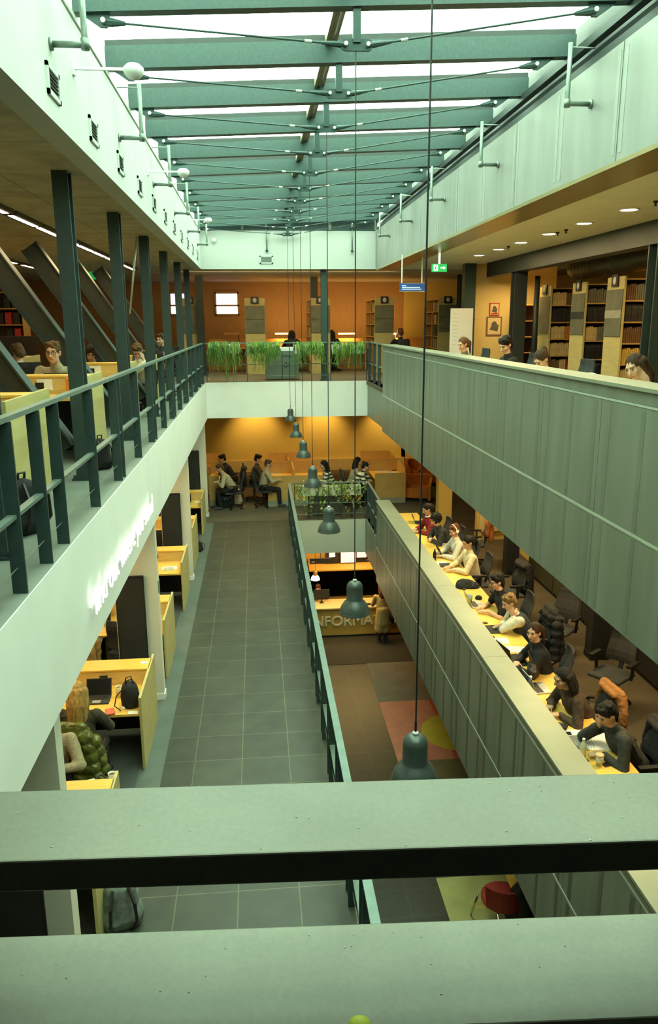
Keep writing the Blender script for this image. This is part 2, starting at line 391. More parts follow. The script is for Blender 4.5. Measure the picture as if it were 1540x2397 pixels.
# windows on the far timber wall
for k, (u0, u1) in enumerate(((502, 560), (395, 437))):
    a = aty(u0, 684, WY1 - .06); b = aty(u1, 738, WY1 - .06)
    fr = MB(); x0, x1, z1, z0 = a.x, b.x, a.z, b.z; zm = z0 + .42 * (z1 - z0)
    for q in ((x0, x1, z1 - .05, z1), (x0, x1, z0, z0 + .05), (x0, x0 + .05, z0, z1), (x1 - .05, x1, z0, z1), (x0, x1, zm - .03, zm + .03)):
        fr.box(q[0], q[1], WY1 - .09, WY1 - .001, q[2], q[3])
    w = struct('window_%d' % (k + 1), fr, mat('window_frame', (.50, .36, .2), .6, 0, .05))
    MB().box(x0 + .05, x1 - .05, WY1 - .05, WY1 - .04, zm + .03, z1 - .05).build('window_pane', mat('lit_blind', (.8, .8, .8), .6, 0, 0, emit=(.80, .78, .95), es=1.1), w)
    MB().box(x0 + .05, x1 - .05, WY1 - .05, WY1 - .04, z0 + .05, zm - .03).build('window_pane', mat('lit_pane', (.9, .9, .9), .6, 0, 0, emit=(1, .93, 1), es=2.2), w)

# ---------------------------------------------------------------- skylight
YT = [7.09 + 1.41 * i for i in range(-4, 11)]
def zb(x): return 11.45 + (x + 1.4) * .0455      # underside of the beams: the roof rises to the right
GZ = .27
def truss(y):
    t = thing('roof_truss', 'x', 'roof truss', (0, y, 0), 0, 'grey steel trusses under the skylight')
    b = MB(); x0, x1 = XL + .0, XU + .06
    b.hexa([(x0, -.06, zb(x0)), (x1, -.06, zb(x1)), (x1, .06, zb(x1)), (x0, .06, zb(x0))], [(x0, -.06, zb(x0) + .20), (x1, -.06, zb(x1) + .20), (x1, .06, zb(x1) + .20), (x0, .06, zb(x0) + .20)])
    b.build('beam', STEEL, t)
    g = MB(); g.hexa([(x0, -.025, zb(x0) + .20), (x1, -.025, zb(x1) + .20), (x1, .025, zb(x1) + .20), (x0, .025, zb(x0) + .20)], [(x0, -.025, zb(x0) + .26), (x1, -.025, zb(x1) + .26), (x1, .025, zb(x1) + .26), (x0, .025, zb(x0) + .26)])
    g.build('glazing_bar', FRAMED, t)
    kp = MB().box(.87, .935, -.03, .03, 11.30, 11.56).build('king_post', STEEL, t)
    # gusset plate under the post with rounded ends
    pl = MB(); pts = []
    for k in range(9): pts.append((.81 - .045 * math.sin(PI * k / 8), -.012, 11.285 + .045 * math.cos(PI * k / 8)))
    for k in range(9): pts.append((.995 + .045 * math.sin(PI * k / 8), -.012, 11.285 - .045 * math.cos(PI * k / 8)))
    pl.prism(pts, (0, .024, 0)).build('gusset_plate', STEEL, t)
    BOLT = mat('bright_bolt', (.62, .68, .62), .35, .4, .05)
    xe0, xe1 = -1.14, 2.92
    for xb in (.81, .995):
        MB().tube([(xb, -.05, 11.285), (xb, .05, 11.285)], .017, 8).build('bolt', BOLT, t)
    for xe, xk, sgn in ((xe0, .81, 1), (xe1, .995, -1)):
        ze = zb(xe) - .055
        w = MB(); xw = xe - sgn * .20
        w.prism([(xw, -.014, zb(xw) + .01), (xe + sgn * .05, -.014, zb(xe) + .01), (xe + sgn * .05, -.014, ze - .01), (xe + sgn * .02, -.014, ze - .045), (xe - sgn * .03, -.014, ze - .045), (xe - sgn * .12, -.014, ze + .015)][::sgn], (0, .028, 0))
        w.build('end_bracket', STEEL, t)
        MB().tube([(xe, -.05, ze), (xe, .05, ze)], .02, 8).build('bolt', BOLT, t)
        d = Vector((xk, 0, 11.285)) - Vector((xe, 0, ze)); d.normalize(); A = Vector((xe, 0, ze)); B = Vector((xk, 0, 11.285))
        r = MB().tube([A + d * .15, B - d * .15], .0085, 8)
        rod = r.build('tie_rod', STEEL, t)
        MB().tube([A + d * .0, A + d * .06, A + d * .17], [.036, .034, .016], 8).build('fork_end', STEEL, t)
        MB().tube([B - d * .0, B - d * .05, B - d * .20], [.026, .026, .012], 8).build('fork_end', STEEL, t)
        MB().tube([B - d * .34, B - d * .28], .014, 8).build('turnbuckle', BOLT, t)
    return t
t0 = truss(YT[0])
ORD = ['first', 'second', 'third', 'fourth', 'fifth', 'sixth', 'seventh', 'eighth', 'ninth', 'tenth', 'eleventh', 'twelfth', 'thirteenth', 'fourteenth', 'fifteenth', 'sixteenth', 'seventeenth', 'eighteenth', 'nineteenth', 'twentieth']
for i, y in enumerate(YT):
    t = t0 if i == 0 else copy(t0, (0, y, 0))
    j = i - 4
    if j < 0: t['label'] = 'grey steel roof truss above the near gallery, %s in front of the picture' % ORD[-j - 1]
    elif j == 0: t['label'] = 'grey steel roof truss cut by the top edge of the photo'
    elif j == 10: t['label'] = 'grey steel roof truss touching the far white upper wall'
    else: t['label'] = 'grey steel roof truss with tie rods, %s back from the topmost one in view' % ORD[j - 1]
# glass panes and frames
n = 0
for i in range(len(YT) - 1):
    for xa, xb in ((XL - .05, .80), (.82, XU + .1)):
        n += 1; ya, yb = YT[i] + .0, YT[i + 1]
        g = MB(); A = [(xa, ya, zb(xa) + GZ), (xb, ya, zb(xb) + GZ), (xb, yb, zb(xb) + GZ), (xa, yb, zb(xa) + GZ)]
        g.hexa(A, [(p[0], p[1], p[2] + .016) for p in A])
        struct('window_roof_pane_%d' % n, g, GLASSR)
struct('trim_skylight_centre', MB().box(.76, .79, YT[0], YF2, 11.70, 11.81).box(.80, .83, YT[0], YF2, 11.72, 11.83).box(.85, .875, YT[0], YF2, 11.72, 11.83), mat('centre_bar', (.30, .27, .19), .5, .3, .1))
struct('trim_skylight_left', MB().box(XL - .2, XL + .015, .6, YF2, 11.40, 11.44).box(XL - .2, XL - .10, .6, YF2, 11.44, 11.80), mat('curb_light', (.55, .60, .52), .6, .2, .1))
struct('trim_skylight_right', MB().box(XU + .03, XU + .3, .6, YF2, 11.40, 11.50).box(XU + .10, XU + .3, .6, YF2, 11.50, 11.60).box(XU - .02, XU + .06, .6, YF2, 11.60, 11.68).box(XU + .16, XU + .3, .6, YF2, 11.6, 12.0), FRAMED)
struct('trim_skylight_far', MB().box(XL, XU, YF2, YF2 + .2, 11.40, 11.64).box(XL, XU, YF2 + .1, YF2 + .2, 11.64, 12.0), STEELD)
struct('trim_skylight_near', MB().box(XL, XU, .6, .8, 11.65, 12.0), STEELD)
for k, u in enumerate((567, 670, 772, 880)):
    p = aty(u, 535, YF2 - .03)
    br = MB(); br.prism([(p.x - .03, YF2, 11.66), (p.x - .03, YF2 - .16, 11.66), (p.x - .03, YF2 - .05, 11.42), (p.x - .03, YF2, 11.42)], (.06, 0, 0))
    o = br.build('wall_bracket', mat('bracket_light', (.45, .52, .42), .5, .3)); tag(o, 'pale steel bracket over the far white wall, %s from the left' % ORD[k], 'bracket', 'brackets at the far end of the skylight')

# ---------------------------------------------------------------- pipes, vents, lamps on the upper walls
def lpipe(x, y, z, ln, sgn, lab):
    t = thing('rain_pipe', lab, 'pipe', (x, y, z), 0, 'bent pipes along the upper walls')
    d = .24 * sgn
    MB().tube([(0, 0, 0), (d - .03 * sgn, 0, 0)] + [(d - .03 * sgn + .03 * sgn * math.sin(a), 0, .03 - .03 * math.cos(a)) for a in (.5, 1.0, 1.57)] + [(d, 0, ln)], .022, 10).build('pipe', GALV, t, True)
    MB().tube([(0, 0, 0), (.02 * sgn, 0, 0)], .042, 12).build('wall_flange', GALV, t, True)
    MB().tube([(d, 0, -.032), (d, 0, .04)], .03, 10).build('elbow', GALV, t, True)
    MB().tube([(d, 0, ln - .04), (-.0, 0, ln - .04)], .008, 6).build('stay', GALV, t)
PL = ['nearest', 'second', 'third', 'fourth', 'fifth', 'sixth']
for k, y in enumerate((6.16, 8.97, 11.78, 14.7, 17.5, 20.3)):
    lpipe(XL, y, 10.95, .52, 1, 'grey bent pipe on the left white wall under the skylight, %s' % (PL[k] + ('' if k == 0 else ' from the front')))
for k, y in enumerate((7.81, 10.72, 13.67, 16.49, 19.23)):
    lpipe(XU, y, 11.06, .52, -1, 'grey bent pipe on the right sheet-metal fascia, %s' % (PL[k] + ('' if k == 0 else ' from the front')))
for k, x in enumerate((.36, 2.61)):
    t = thing('drop_pipe', 'thin grey straight pipe on the far white wall, %s' % ('above the vent' if k == 0 else 'right of the centre cords'), 'pipe', (x, YF2 - .05, 10.9), 0, 'pipes on the far wall')
    MB().tube([(0, 0, .02), (0, 0, .58)], .016, 8).build('pipe', GALV, t, True)
    MB().ell((0, 0, 0), .038).build('end_cap', STEEL, t, True)
    MB().tube([(0, 0, .56), (0, 0, .63), (0, 0, .70)], [.05, .03, .01], 10).build('collar', GALV, t, True)
VG = mat('vent_frame', (.62, .66, .62), .5, .2, .05)
def vent(x, y, z, rz, lab):
    t = thing('air_vent', lab, 'vent', (x, y, z), rz, 'air vents in the upper white walls')
    f = MB(); w, h = .35 / 2, .20 / 2
    for a, b, c, d in ((-w, w, h - .03, h), (-w, w, -h, -h + .03), (-w, -w + .035, -h, h), (w - .035, w, -h, h)): f.box(a, b, -.018, 0, c, d)
    f.build('frame', VG, t)
    MB().box(-w + .03, w - .03, -.003, 0, -h + .03, h - .03).build('dark_opening', FRAMED, t)
    sl = MB()
    for i in range(5):
        z0 = -h + .04 + i * .026; sl.hexa([(-w + .03, -.014, z0), (w - .03, -.014, z0), (w - .03, -.010, z0 - .004), (-w + .03, -.010, z0 - .004)], [(-w + .03, -.004, z0 + .012), (w - .03, -.004, z0 + .012), (w - .03, -.001, z0 + .008), (-w + .03, -.001, z0 + .008)])
    sl.build('louvre', mat('louvre', (.30, .34, .30), .5, .2, .05), t)
    return t
for k, y in enumerate([6.13 + 1.405 * i for i in range(11)]):
    vent(XL, y, 10.69, PI / 2, 'louvred air vent low on the left white wall, %s' % ('nearest one' if k == 0 else ORD[k] + ' from the front'))
vent(.34, YF2, 10.675, 0, 'louvred air vent on the far white wall below a thin pipe')
LAMPW = mat('lamp_white', (.80, .82, .80), .4, 0, .02)
for k, (y, z) in enumerate(((6.87, 11.0), (11.24, 11.02), (17.0, 11.12))):
    t = thing('arm_lamp', 'white lamp on a thin arm off the left wall, %s' % ('nearest' if k == 0 else ORD[k] + ' from the front'), 'lamp', (XL, y, z), 0, 'white arm lamps under the skylight')
    MB().box(0, .02, -.03, .03, -.05, .05).build('wall_plate', LAMPW, t)
    MB().box(.01, .46, -.012, .012, -.008, .012).build('arm', LAMPW, t)
    MB().lathe([(.015, .045), (.05, .04), (.078, .015), (.082, -.01), (.07, -.035), (.045, -.06), (.012, -.075)], (.47, 0, 0), 18).build('lamp_head', LAMPW, t, True)
o = MB().lathe([(.045, 0), (.06, .012), (.055, .035), (.02, .05)], (0, 0, 0), 14).build('smoke_detector', LAMPW, None, True); o.location = (-1.0, YF2 - .035, 11.15); o.rotation_euler = (PI / 2, 0, 0)
tag(o, 'small white dome detector on the far white wall near its left corner', 'detector')
# ================================================================ people
def _ik(S, T, a, b, pole):
    d = T - S; L = d.length
    if L > (a + b) * .985: T = S + d * ((a + b) * .985 / L); d = T - S; L = d.length
    if L < .12: T = S + d.normalized() * .12; d = T - S; L = .12
    u = d.normalized(); x = (a * a - b * b + L * L) / (2 * L); h = math.sqrt(max(0, a * a - x * x))
    p = pole - u * pole.dot(u); p.normalize()
    return S + u * x + p * h, T
def _hand(mb, W, d, nrm, side, curl=.5, k=1.0):
    """palm, four unequal bent fingers and a thumb; d = direction, nrm = back of the hand"""
    d = d.normalized(); nrm = (nrm - d * nrm.dot(d)).normalized(); a = d.cross(nrm).normalized() * side   # a points to the thumb side
    for q in (-.026, 0, .024): mb.cap(W + a * q * .8 * k, W + d * .075 * k + a * q * k, .0155 * k, .013 * k, 1.2, a)
    for q, ln in ((.030, .068), (.0105, .077), (-.0095, .071), (-.029, .056)):
        p = W + d * .085 * k + a * q * k; dd = d + a * q * 2.0
        for i, f in enumerate((.45, .32, .25)):
            dd = (dd - nrm * curl * (.35 + .25 * i)).normalized(); e = p + dd * ln * f * k
            mb.cap(p, e, (.0088 - .0006 * i) * k, (.0083 - .0008 * i) * k, n=8); p = e
    p = W + d * .022 * k + a * .030 * k; dd = (d * .75 + a * .8 - nrm * .25).normalized()
    for f in (.036, .03, .024):
        e = p + dd * f * k; mb.cap(p, e, .0105 * k, .0095 * k, n=8); p = e; dd = (dd + d * .25 - nrm * curl * .3).normalized()
class Pose: pass
def person(label, at, yaw, top, legs, hair=('short', (.03, .02, .015)), skin=None, lean=18, look=(0, 25), hands=('type', 'type'), seat=.46, floor=L1,
           xh=None, yh=None, group=None, voxel=.011, short=False, scale=1.0, stand=False, collar=None, tilt=0, shoes=None, glasses=False, phones=None, legs_on=True, vest=None):
    scale = scale * 1.05
    """at = pixel (u, v) where the head is seen; yaw = heading of the body in degrees (0 looks along +Y)"""
    skin = skin or SKIN; s = scale; V = Vector
    lr = math.radians(lean); sp = V((0, math.sin(lr), math.cos(lr)))
    hipz = .93 if stand else seat + .10
    hip = V((0, 0, hipz)); neck = hip + sp * .50 + V((0, .015, 0)); sho = neck - sp * .055
    nd = (sp + V((0, .12, .5))).normalized(); hc = neck + nd * .175
    hy, hp, ht = math.radians(look[0]), math.radians(look[1]), math.radians(tilt)
    HR = (Matrix.Rotation(hy, 3, 'Z') @ Matrix.Rotation(-hp, 3, 'X') @ Matrix.Rotation(ht, 3, 'Y'))
    yr = math.radians(yaw); Rz = Matrix.Rotation(yr, 3, 'Z')
    if xh is not None or yh is not None:      # head on a known plane: the seat height follows
        p = atx(at[0], at[1], xh) if xh is not None else aty(at[0], at[1], yh)
        dz = V((0, 0, (p.z - floor) / s - hc.z)); hip, neck, sho, hc = hip + dz, neck + dz, sho + dz, hc + dz; seat += dz.z; hipz += dz.z
    else: p = atz(at[0], at[1], floor + hc.z * s)
    H = lambda x, y, zz: hc + HR @ V((x, y, zz))
    pelv = hip
    # arms
    arms = []
    for sd, hd in ((-1, hands[0]), (1, hands[1])):
        S = sho + V((sd * .185, 0, 0)) - sp * .01
        if hd == 'type': T = V((sd * .10, .40, .765)); po = V((sd * 1.0, -.3, -.6)); fd = V((-sd * .25, 1, -.05)); nr = V((0, 0, 1)); cu = .45
        elif hd == 'rest': T = V((sd * .04 + sd * .02, .36, .775)); po = V((sd * 1.0, -.1, -.5)); fd = V((-sd * 1, .35, 0)); nr = V((0, 0, 1)); cu = .4
        elif hd == 'cheek': T = H(sd * .085, .02, -.20); po = V((sd * .5, .6, -1)); fd = H(sd * .075, .035, -.02) - T; nr = V((sd, .3, 0)); cu = .5
        elif hd == 'brow': T = H(sd * .10, .12, -.12); po = V((sd * .6, .6, -1)); fd = H(-sd * .02, .115, .03) - T; nr = HR @ V((sd * .3, 1, 0)); cu = .35
        elif hd == 'lap': T = V((sd * .13, .28, seat + .19)); po = V((sd * .8, -.5, -.3)); fd = V((-sd * .2, 1, -.1)); nr = V((0, 0, 1)); cu = .3
        elif hd == 'down': T = V((sd * .22, .05, hipz - .12)); po = V((sd * .3, -1, 0)); fd = V((0, .1, -1)); nr = V((sd, 0, 0)); cu = .4
        elif hd == 'counter': T = V((sd * .10, .38, 1.06)); po = V((sd * .8, -.5, -.8)); fd = V((-sd * .6, 1, 0)); nr = V((0, 0, 1)); cu = .4
        else: T = V(hd); po = V((sd, -.3, -.6)); fd = V((-sd * .2, 1, -.1)); nr = V((0, 0, 1)); cu = .45
        E, W = _ik(S, T, .285, .255, po); arms.append((sd, S, E, W, fd, nr, cu))
    # legs
    LG = []
    for sd in (-1, 1):
        h = pelv + V((sd * .09, 0, -.02))
        if stand: kn = V((sd * .085, .03, .49)); an = V((sd * .09, -.01, .085))
        else: kn = V((sd * .12, .42, seat + .04)); an = V((sd * .12, .40 + .04 * sd, .085))
        LG.append((sd, h, kn, an))
    # ---- skin: one continuous body
    b = MB()
    b.cap(pelv, pelv + sp * .12, .125, .115, 1.25); b.cap(pelv + sp * .12, sho - sp * .10, .105, .115, 1.3); b.cap(sho - V((.12, 0, 0)) - sp * .05, sho + V((.12, 0, 0)) - sp * .05, .072, .072, 1.0)
    b.cap(neck - nd * .04, neck + nd * .10, .056, .050)
    for sd, S, E, W, fd, nr, cu in arms:
        b.cap(S, E, .048, .039); b.cap(E, W, .040, .026, 1.1); b.cap(E + (W - E) * .25, E + (W - E) * .3, .041, .040)
        _hand(b, W, fd, nr, -sd, cu)
    for sd, h, kn, an in LG:
        b.cap(h, kn, .082, .055); b.cap(kn, an, .052, .036); b.cap(kn + (an - kn) * .3, kn + (an - kn) * .35, .055, .052); b.cap(an + V((0, .0, -.045)), an + V((0, .15, -.055)), .036, .028, 1.2)
    # head
    b.ell(H(0, -.012, .028), (.074, .094, .092), 16, 12, HR); b.ell(H(0, .022, -.03), (.063, .072, .088), 16, 12, HR); b.ell(H(0, .062, -.088), (.030, .026, .022), 10, 8, HR)
    b.cap(H(0, .09, .012), H(0, .112, -.028), .010, .015, 1.1); b.cap(H(-.036, .078, .034), H(.036, .078, .034), .013, .013); b.cap(H(-.02, .082, -.058), H(.02, .082, -.058), .011, .011)
    for e in (-1, 1): b.ell(H(e * .074, -.012, -.005), (.012, .022, .032), 8, 6, HR); b.ell(H(e * .042, .068, -.02), (.022, .018, .02), 8, 6, HR)
    root = thing('person', label, 'person', (0, 0, 0), 0, group)
    obj('body', solid(b, min(voxel, .009), 3), skin, root)
    for e in (-1, 1): MB().ell(H(e * .032, .083, .010), (.0105, .009, .0058), 10, 8, HR).build('eye', EYEW, root, True)
    MB().cap(H(-.022, .089, -.058), H(.022, .089, -.058), .0065, .0065).build('lips', LIPM, root, True)
    hm = mat('hair_%d_%d_%d' % tuple(int(c * 1000) for c in hair[1]), hair[1], .7, 0, .4, 45, stretch=(1, 1, .2), spec=.25)
    for e in (-1, 1): MB().cap(H(e * .018, .095, .033), H(e * .050, .080, .034), .0032, .0025).build('eyebrow', hm, root, True)
    # ---- hair
    q = MB(); st = hair[0]
    q.ell(H(0, -.022, .040), (.084, .098, .092), 16, 12, HR); q.ell(H(0, -.06, -.01), (.074, .056, .08), 12, 10, HR)
    if st in ('short', 'thick'):
        k = 1.0 if st == 'short' else 1.35
        for i in range(16): 
            a = 2 * PI * i / 16; q.ell(H(.055 * math.cos(a), -.015 + .072 * math.sin(a), .085 + .022 * math.sin(i * 2.3)), (.028 * k, .03 * k, .022 * k), 8, 6)
    if st in ('long', 'back'):
        for i in range(9):
            a = PI * (1.0 + i / 8.0); x = .078 * math.cos(a); yv = -.02 + .085 * math.sin(a)
            p0 = H(x, yv, .03); p1 = H(x * 1.15, yv * 1.05 - .01, -.12); fall = V((x * .9, -.06 if st == 'back' else .02 * abs(x) / .07, -.34))
            q.cap(p0, p1, .034, .032); q.cap(p1, hc + HR @ V((x * 1.2, yv - .02, -.12)) * .3 + V((0, -.03, -.2)) * .0 + (p1 - hc) * .7 + V((0, -.02, -.18)), .033, .018)
    if st == 'bun': q.ell(H(0, -.10, .085), (.042, .042, .042), 10, 8); q.ell(H(.01, -.12, .10), (.028, .028, .03), 8, 6)
    if st == 'tail':
        p0 = H(0, -.105, .05); q.ell(p0, .032); p1 = p0 + V((.0, -.06, -.05)); q.cap(p0, p1, .028, .03); q.cap(p1, p1 + V((.01, -.02, -.20)), .032, .014)
    if st == 'curly':
        for i in range(40):
            a = i * 2.399; zz = .11 - .16 * i / 40; rr = math.sqrt(max(.001, 1 - ((zz - .02) / .12) ** 2))
            x, yv = .088 * rr * math.cos(a), -.02 + .098 * rr * math.sin(a)
            if yv > .055 and zz < .05: continue
            q.ell(H(x, yv, zz), .030, 7, 5)
    if st == 'cap':
        q.ell(H(0, -.01, .06), (.09, .105, .078), 14, 10, HR)
    obj('hair', solid(q, .0085, 2, .0032, (55, 55, 12)), hm, root)
    # ---- clothing
    c = MB(); o = .016
    c.cap(pelv + sp * .0, pelv + sp * .12, .145, .128 + o * .2, 1.25); c.cap(pelv + sp * .12, sho - sp * .10, .128, .132, 1.34); c.cap(sho - V((.13, 0, 0)) - sp * .045, sho + V((.13, 0, 0)) - sp * .045, .082, .082)
    c.cap(sho - sp * .03, neck + nd * .012, .085, .066 if not collar else .074)
    for sd, S, E, W, fd, nr, cu in arms:
        if short: c.cap(S, S + (E - S) * .75, .066, .060)
        else:
            c.cap(S, E, .068, .057); c.cap(E, E + (W - E) * .93, .058, .041)
            for k in (.2, .45, .7, .9): c.cap(S + (E - S) * k, S + (E - S) * (k + .05), .062 - .008 * k + .003 * (int(k * 10) % 2), .06 - .008 * k)
    obj('top', solid(c, max(voxel, .011), 3, .0045), top, root)
    if collar:
        l = MB()
        for i in range(10):
            a = 2 * PI * i / 10; a2 = 2 * PI * (i + 1) / 10; pt = lambda t: neck + nd * .03 + V((.066 * math.cos(t), .066 * math.sin(t) * .95, -.02 * math.sin(t)))
            l.cap(pt(a), pt(a2), .02, .02)
        obj('collar', solid(l, .011, 2), collar, root)
    if vest:
        l = MB(); l.cap(pelv + sp * .02, sho - sp * .10, .140, .142, 1.3); l.cap(sho - V((.10, 0, 0)) - sp * .05, sho + V((.10, 0, 0)) - sp * .05, .094, .094); obj('vest', solid(l, .013, 3, .004), vest, root)
    if legs_on:
        t = MB(); t.cap(pelv - V((.04, 0, 0)), pelv + V((.04, 0, 0)) - V((0, 0, .0)), .145, .145, 1.0)
        for sd, h, kn, an in LG: t.cap(h, kn, .097, .07); t.cap(kn, an + V((0, 0, .03)), .068, .058)
        obj('trousers', solid(t, .014, 3, .004), legs, root)
        sm = shoes or mat('shoe_dark', (.04, .04, .04), .6, 0, .1)
        for sd, h, kn, an in LG:
            f = MB(); f.cap(an + V((0, -.01, -.04)), an + V((0, .16, -.05)), .046, .036, 1.15); f.box(an.x - .04, an.x + .04, an.y - .06, an.y + .20, an.z - .085, an.z - .06); obj('shoe', solid(f, .012, 2), sm, root)
    if glasses:
        g = MB()
        for e in (-1, 1):
            ring = [H(e * .034 + .024 * math.cos(a), .105, .008 + .019 * math.sin(a)) for a in [2 * PI * i / 12 for i in range(13)]]
            g.tube(ring, .0032, 6); g.tube([H(e * .058, .104, .012), H(e * .080, .02, .010), H(e * .080, -.02, .0)], .0028, 6)
        g.tube([H(-.010, .107, .012), H(.010, .107, .012)], .003, 6)
        g.build('glasses', BLACK, root)
    if phones:
        g = MB(); g.tube([H(.092 * math.cos(a), -.01, .02 + .105 * math.sin(a)) for a in [PI * i / 12 for i in range(13)]], .011, 8)
        hb = g.build('headphones', phones, root, True)
        for e in (-1, 1): MB().ell(H(e * .090, -.01, -.005), (.02, .034, .038), 10, 8, HR).build('ear_cup', phones, hb, True)
    # ---- put the head where it is seen
    hw = Rz @ (hc * s); root.location = (p.x - hw.x, p.y - hw.y, floor); root.rotation_euler = (0, 0, yr); root.scale = (s, s, s)
    return root

# ================================================================ furniture and small things (all in local coordinates, user on the -Y side)
def task_chair(label, loc, rz, group=None):
    t = thing('office_chair', label, 'chair', loc, rz, group)       # sitter faces +Y
    s = MB(); s.box(-.23, .23, -.22, .23, .43, .48); s.build('seat', CHARC, t, False, .02)
    b = MB(); pts = []
    for i in range(7):
        z = .56 + i * .075; w = .21 - .05 * (i / 6) ** 2; y = -.235 - .06 * (i / 6) + .02 * math.sin(i)
        pts.append((w, y, z))
    vs = []; fs = []
    for w, y, z in pts: vs += [(-w, y + .03, z), (-w * .5, y, z), (w * .5, y, z), (w, y + .03, z), (w, y + .0, z), (w * .5, y - .03, z), (-w * .5, y - .03, z), (-w, y, z)]
    for i in range(6):
        for k in range(8): fs.append((i * 8 + k, i * 8 + (k + 1) % 8, (i + 1) * 8 + (k + 1) % 8, (i + 1) * 8 + k))
    fs += [tuple(range(8))[::-1], tuple(range(48, 56))]
    b.add(vs, fs); b.build('backrest', CHARC, t, False, .008)
    MB().bar((0, -.20, .42), (0, -.28, .62), .06, .02, (0, 1, 0)).build('back_support', BLACK, t)
    MB().tube([(0, 0, .09), (0, 0, .43)], .028, 10).build('gas_post', BLACK, t)
    for k in range(5):
        a = 2 * PI * k / 5 + .3; e = (.28 * math.cos(a), .28 * math.sin(a), .055)
        l = MB().bar((0, 0, .10), e, .04, .028).build('leg', BLACK, t)
        MB().tube([(e[0] - .02 * math.sin(a), e[1] + .02 * math.cos(a), .028), (e[0] + .02 * math.sin(a), e[1] - .02 * math.cos(a), .028)], .028, 10).build('castor', BLACK, l)
    for sd in (-1, 1):
        a = MB(); a.box(sd * .27 - .03, sd * .27 + .03, -.15, .10, .66, .69); a.bar((sd * .25, -.05, .44), (sd * .27, -.05, .67), .03, .04, (0, 1, 0)); a.build('armrest', BLACK, t)
    return t
def carrel(label, loc, rz=0, w=1.12, y0=-.85, y1=.45, sides=(1,), ply=PLYL, group=None, h=.96, deep=.30, back=None):
    """double-sided study carrel: middle box, a desk to each side, end panels"""
    t = thing('study_carrel', label, 'study carrel', loc, rz, group)
    bp = MB(); bp.box(-w / 2, w / 2, 0, deep, .74, h - .02); bp.build('back_panel', PLY, t)
    MB().box(-w / 2, w / 2, -.012, deep + .012, h - .02, h).build('top_ledge', DESKY, t)
    MB().box(-w / 2, w / 2, y0 + .02, .0, .71, .74).build('desk_top', DESKY, t)
    if y1 - deep > .2: MB().box(-w / 2, w / 2, deep, y1 - .02, .71, .74).build('desk_top', DESKY, t)
    MB().box(-w / 2 + .03, w / 2 - .03, .05, .08, .08, .71).build('modesty_panel', BLACK, t)
    for sd in sides: MB().box(sd * w / 2 - .016, sd * w / 2 + .016, y0, y1, .0, h).build('side_panel', ply, t, False, .003)
    MB().box(-.07, .03, -.012, 0, .80, .88).build('socket_plate', BLACK, t)
    for sd in (-1, 1):
        if sd not in sides: MB().box(sd * (w / 2 - .05) - .03, sd * (w / 2 - .05) + .03, y0 + .05, y1 - .05, 0, .71).build('leg_panel', BLACK, t)
    return t
def laptop(label, loc, rz, shell=ALU, ang=105, group=None, w=.31, d=.215):
    t = thing('laptop', label, 'laptop', loc, rz, group)              # opens towards -Y
    MB().box(-w / 2, w / 2, -d / 2, d / 2, 0, .016).build('base', shell, t, False, .004)
    MB().box(-w / 2 + .02, w / 2 - .02, -.01, d / 2 - .02, .016, .018).build('keyboard', BLACK, t)
    MB().box(-.05, .05, -d / 2 + .015, -.025, .016, .0175).build('touchpad', mat('touchpad_grey', (.4, .4, .4), .4, .3, 0), t)
    a = math.radians(ang); e = Vector((0, -math.cos(a), math.sin(a))); n = Vector((0, -math.sin(a), -math.cos(a))); b0 = Vector((0, d / 2, .012))
    def quad(x, k0, k1, off): return [b0 + Vector((-x, 0, 0)) + e * k0 + n * off, b0 + Vector((x, 0, 0)) + e * k0 + n * off, b0 + Vector((x, 0, 0)) + e * k1 + n * off, b0 + Vector((-x, 0, 0)) + e * k1 + n * off]
    s = MB().hexa(quad(w / 2, 0, d, -.008), quad(w / 2, 0, d, 0)).build('lid', shell, t)
    MB().hexa(quad(w / 2 - .01, .012, d - .01, 0), quad(w / 2 - .01, .012, d - .01, .0015)).build('screen', SCREENM, s)
    return t
def paper(label, loc, rz, w=.21, h=.297, n=1, m=None, group=None, lines=True):
    t = thing('paper_sheet', label, 'paper', loc, rz, group)
    b = MB().add([(-w/2, -h/2, 0), (w/2, -h/2, 0), (w/2, h/2, 0), (-w/2, h/2, .004), (-w/2, -h/2, .002), (w/2, -h/2, .002), (w/2, h/2, .0025), (-w/2, h/2, .006)], [(0,3,2,1),(4,5,6,7),(0,1,5,4),(1,2,6,5),(2,3,7,6),(3,0,4,7)])
    b.build('sheet', m or PAPER, t)
    if lines and h > .14:
        l = MB()
        for i in range(8): l.box(-w / 2 + .025, w / 2 - .03 - .04 * ((i * 7) % 3) / 2, h / 2 - .05 - i * .028, h / 2 - .044 - i * .028, .0045, .0062)
        l.build('printed_lines', mat('ink_grey', (.35, .36, .38), .8, 0, 0), t)
    return t
def bottle(label, loc, r=.033, h=.24, m=None, cap=None, group=None):
    t = thing('bottle', label, 'bottle', loc, 0, group)
    MB().lathe([(r * .9, 0), (r, .01), (r, h * .62), (r * .85, h * .72), (r * .42, h * .86), (r * .4, h * .9)], n=18).build('body', m or GLASSC, t, True)
    MB().lathe([(r * .46, h * .9), (r * .46, h), (r * .3, h)], n=14).build('cap', cap or BLACK, t, True)
    return t
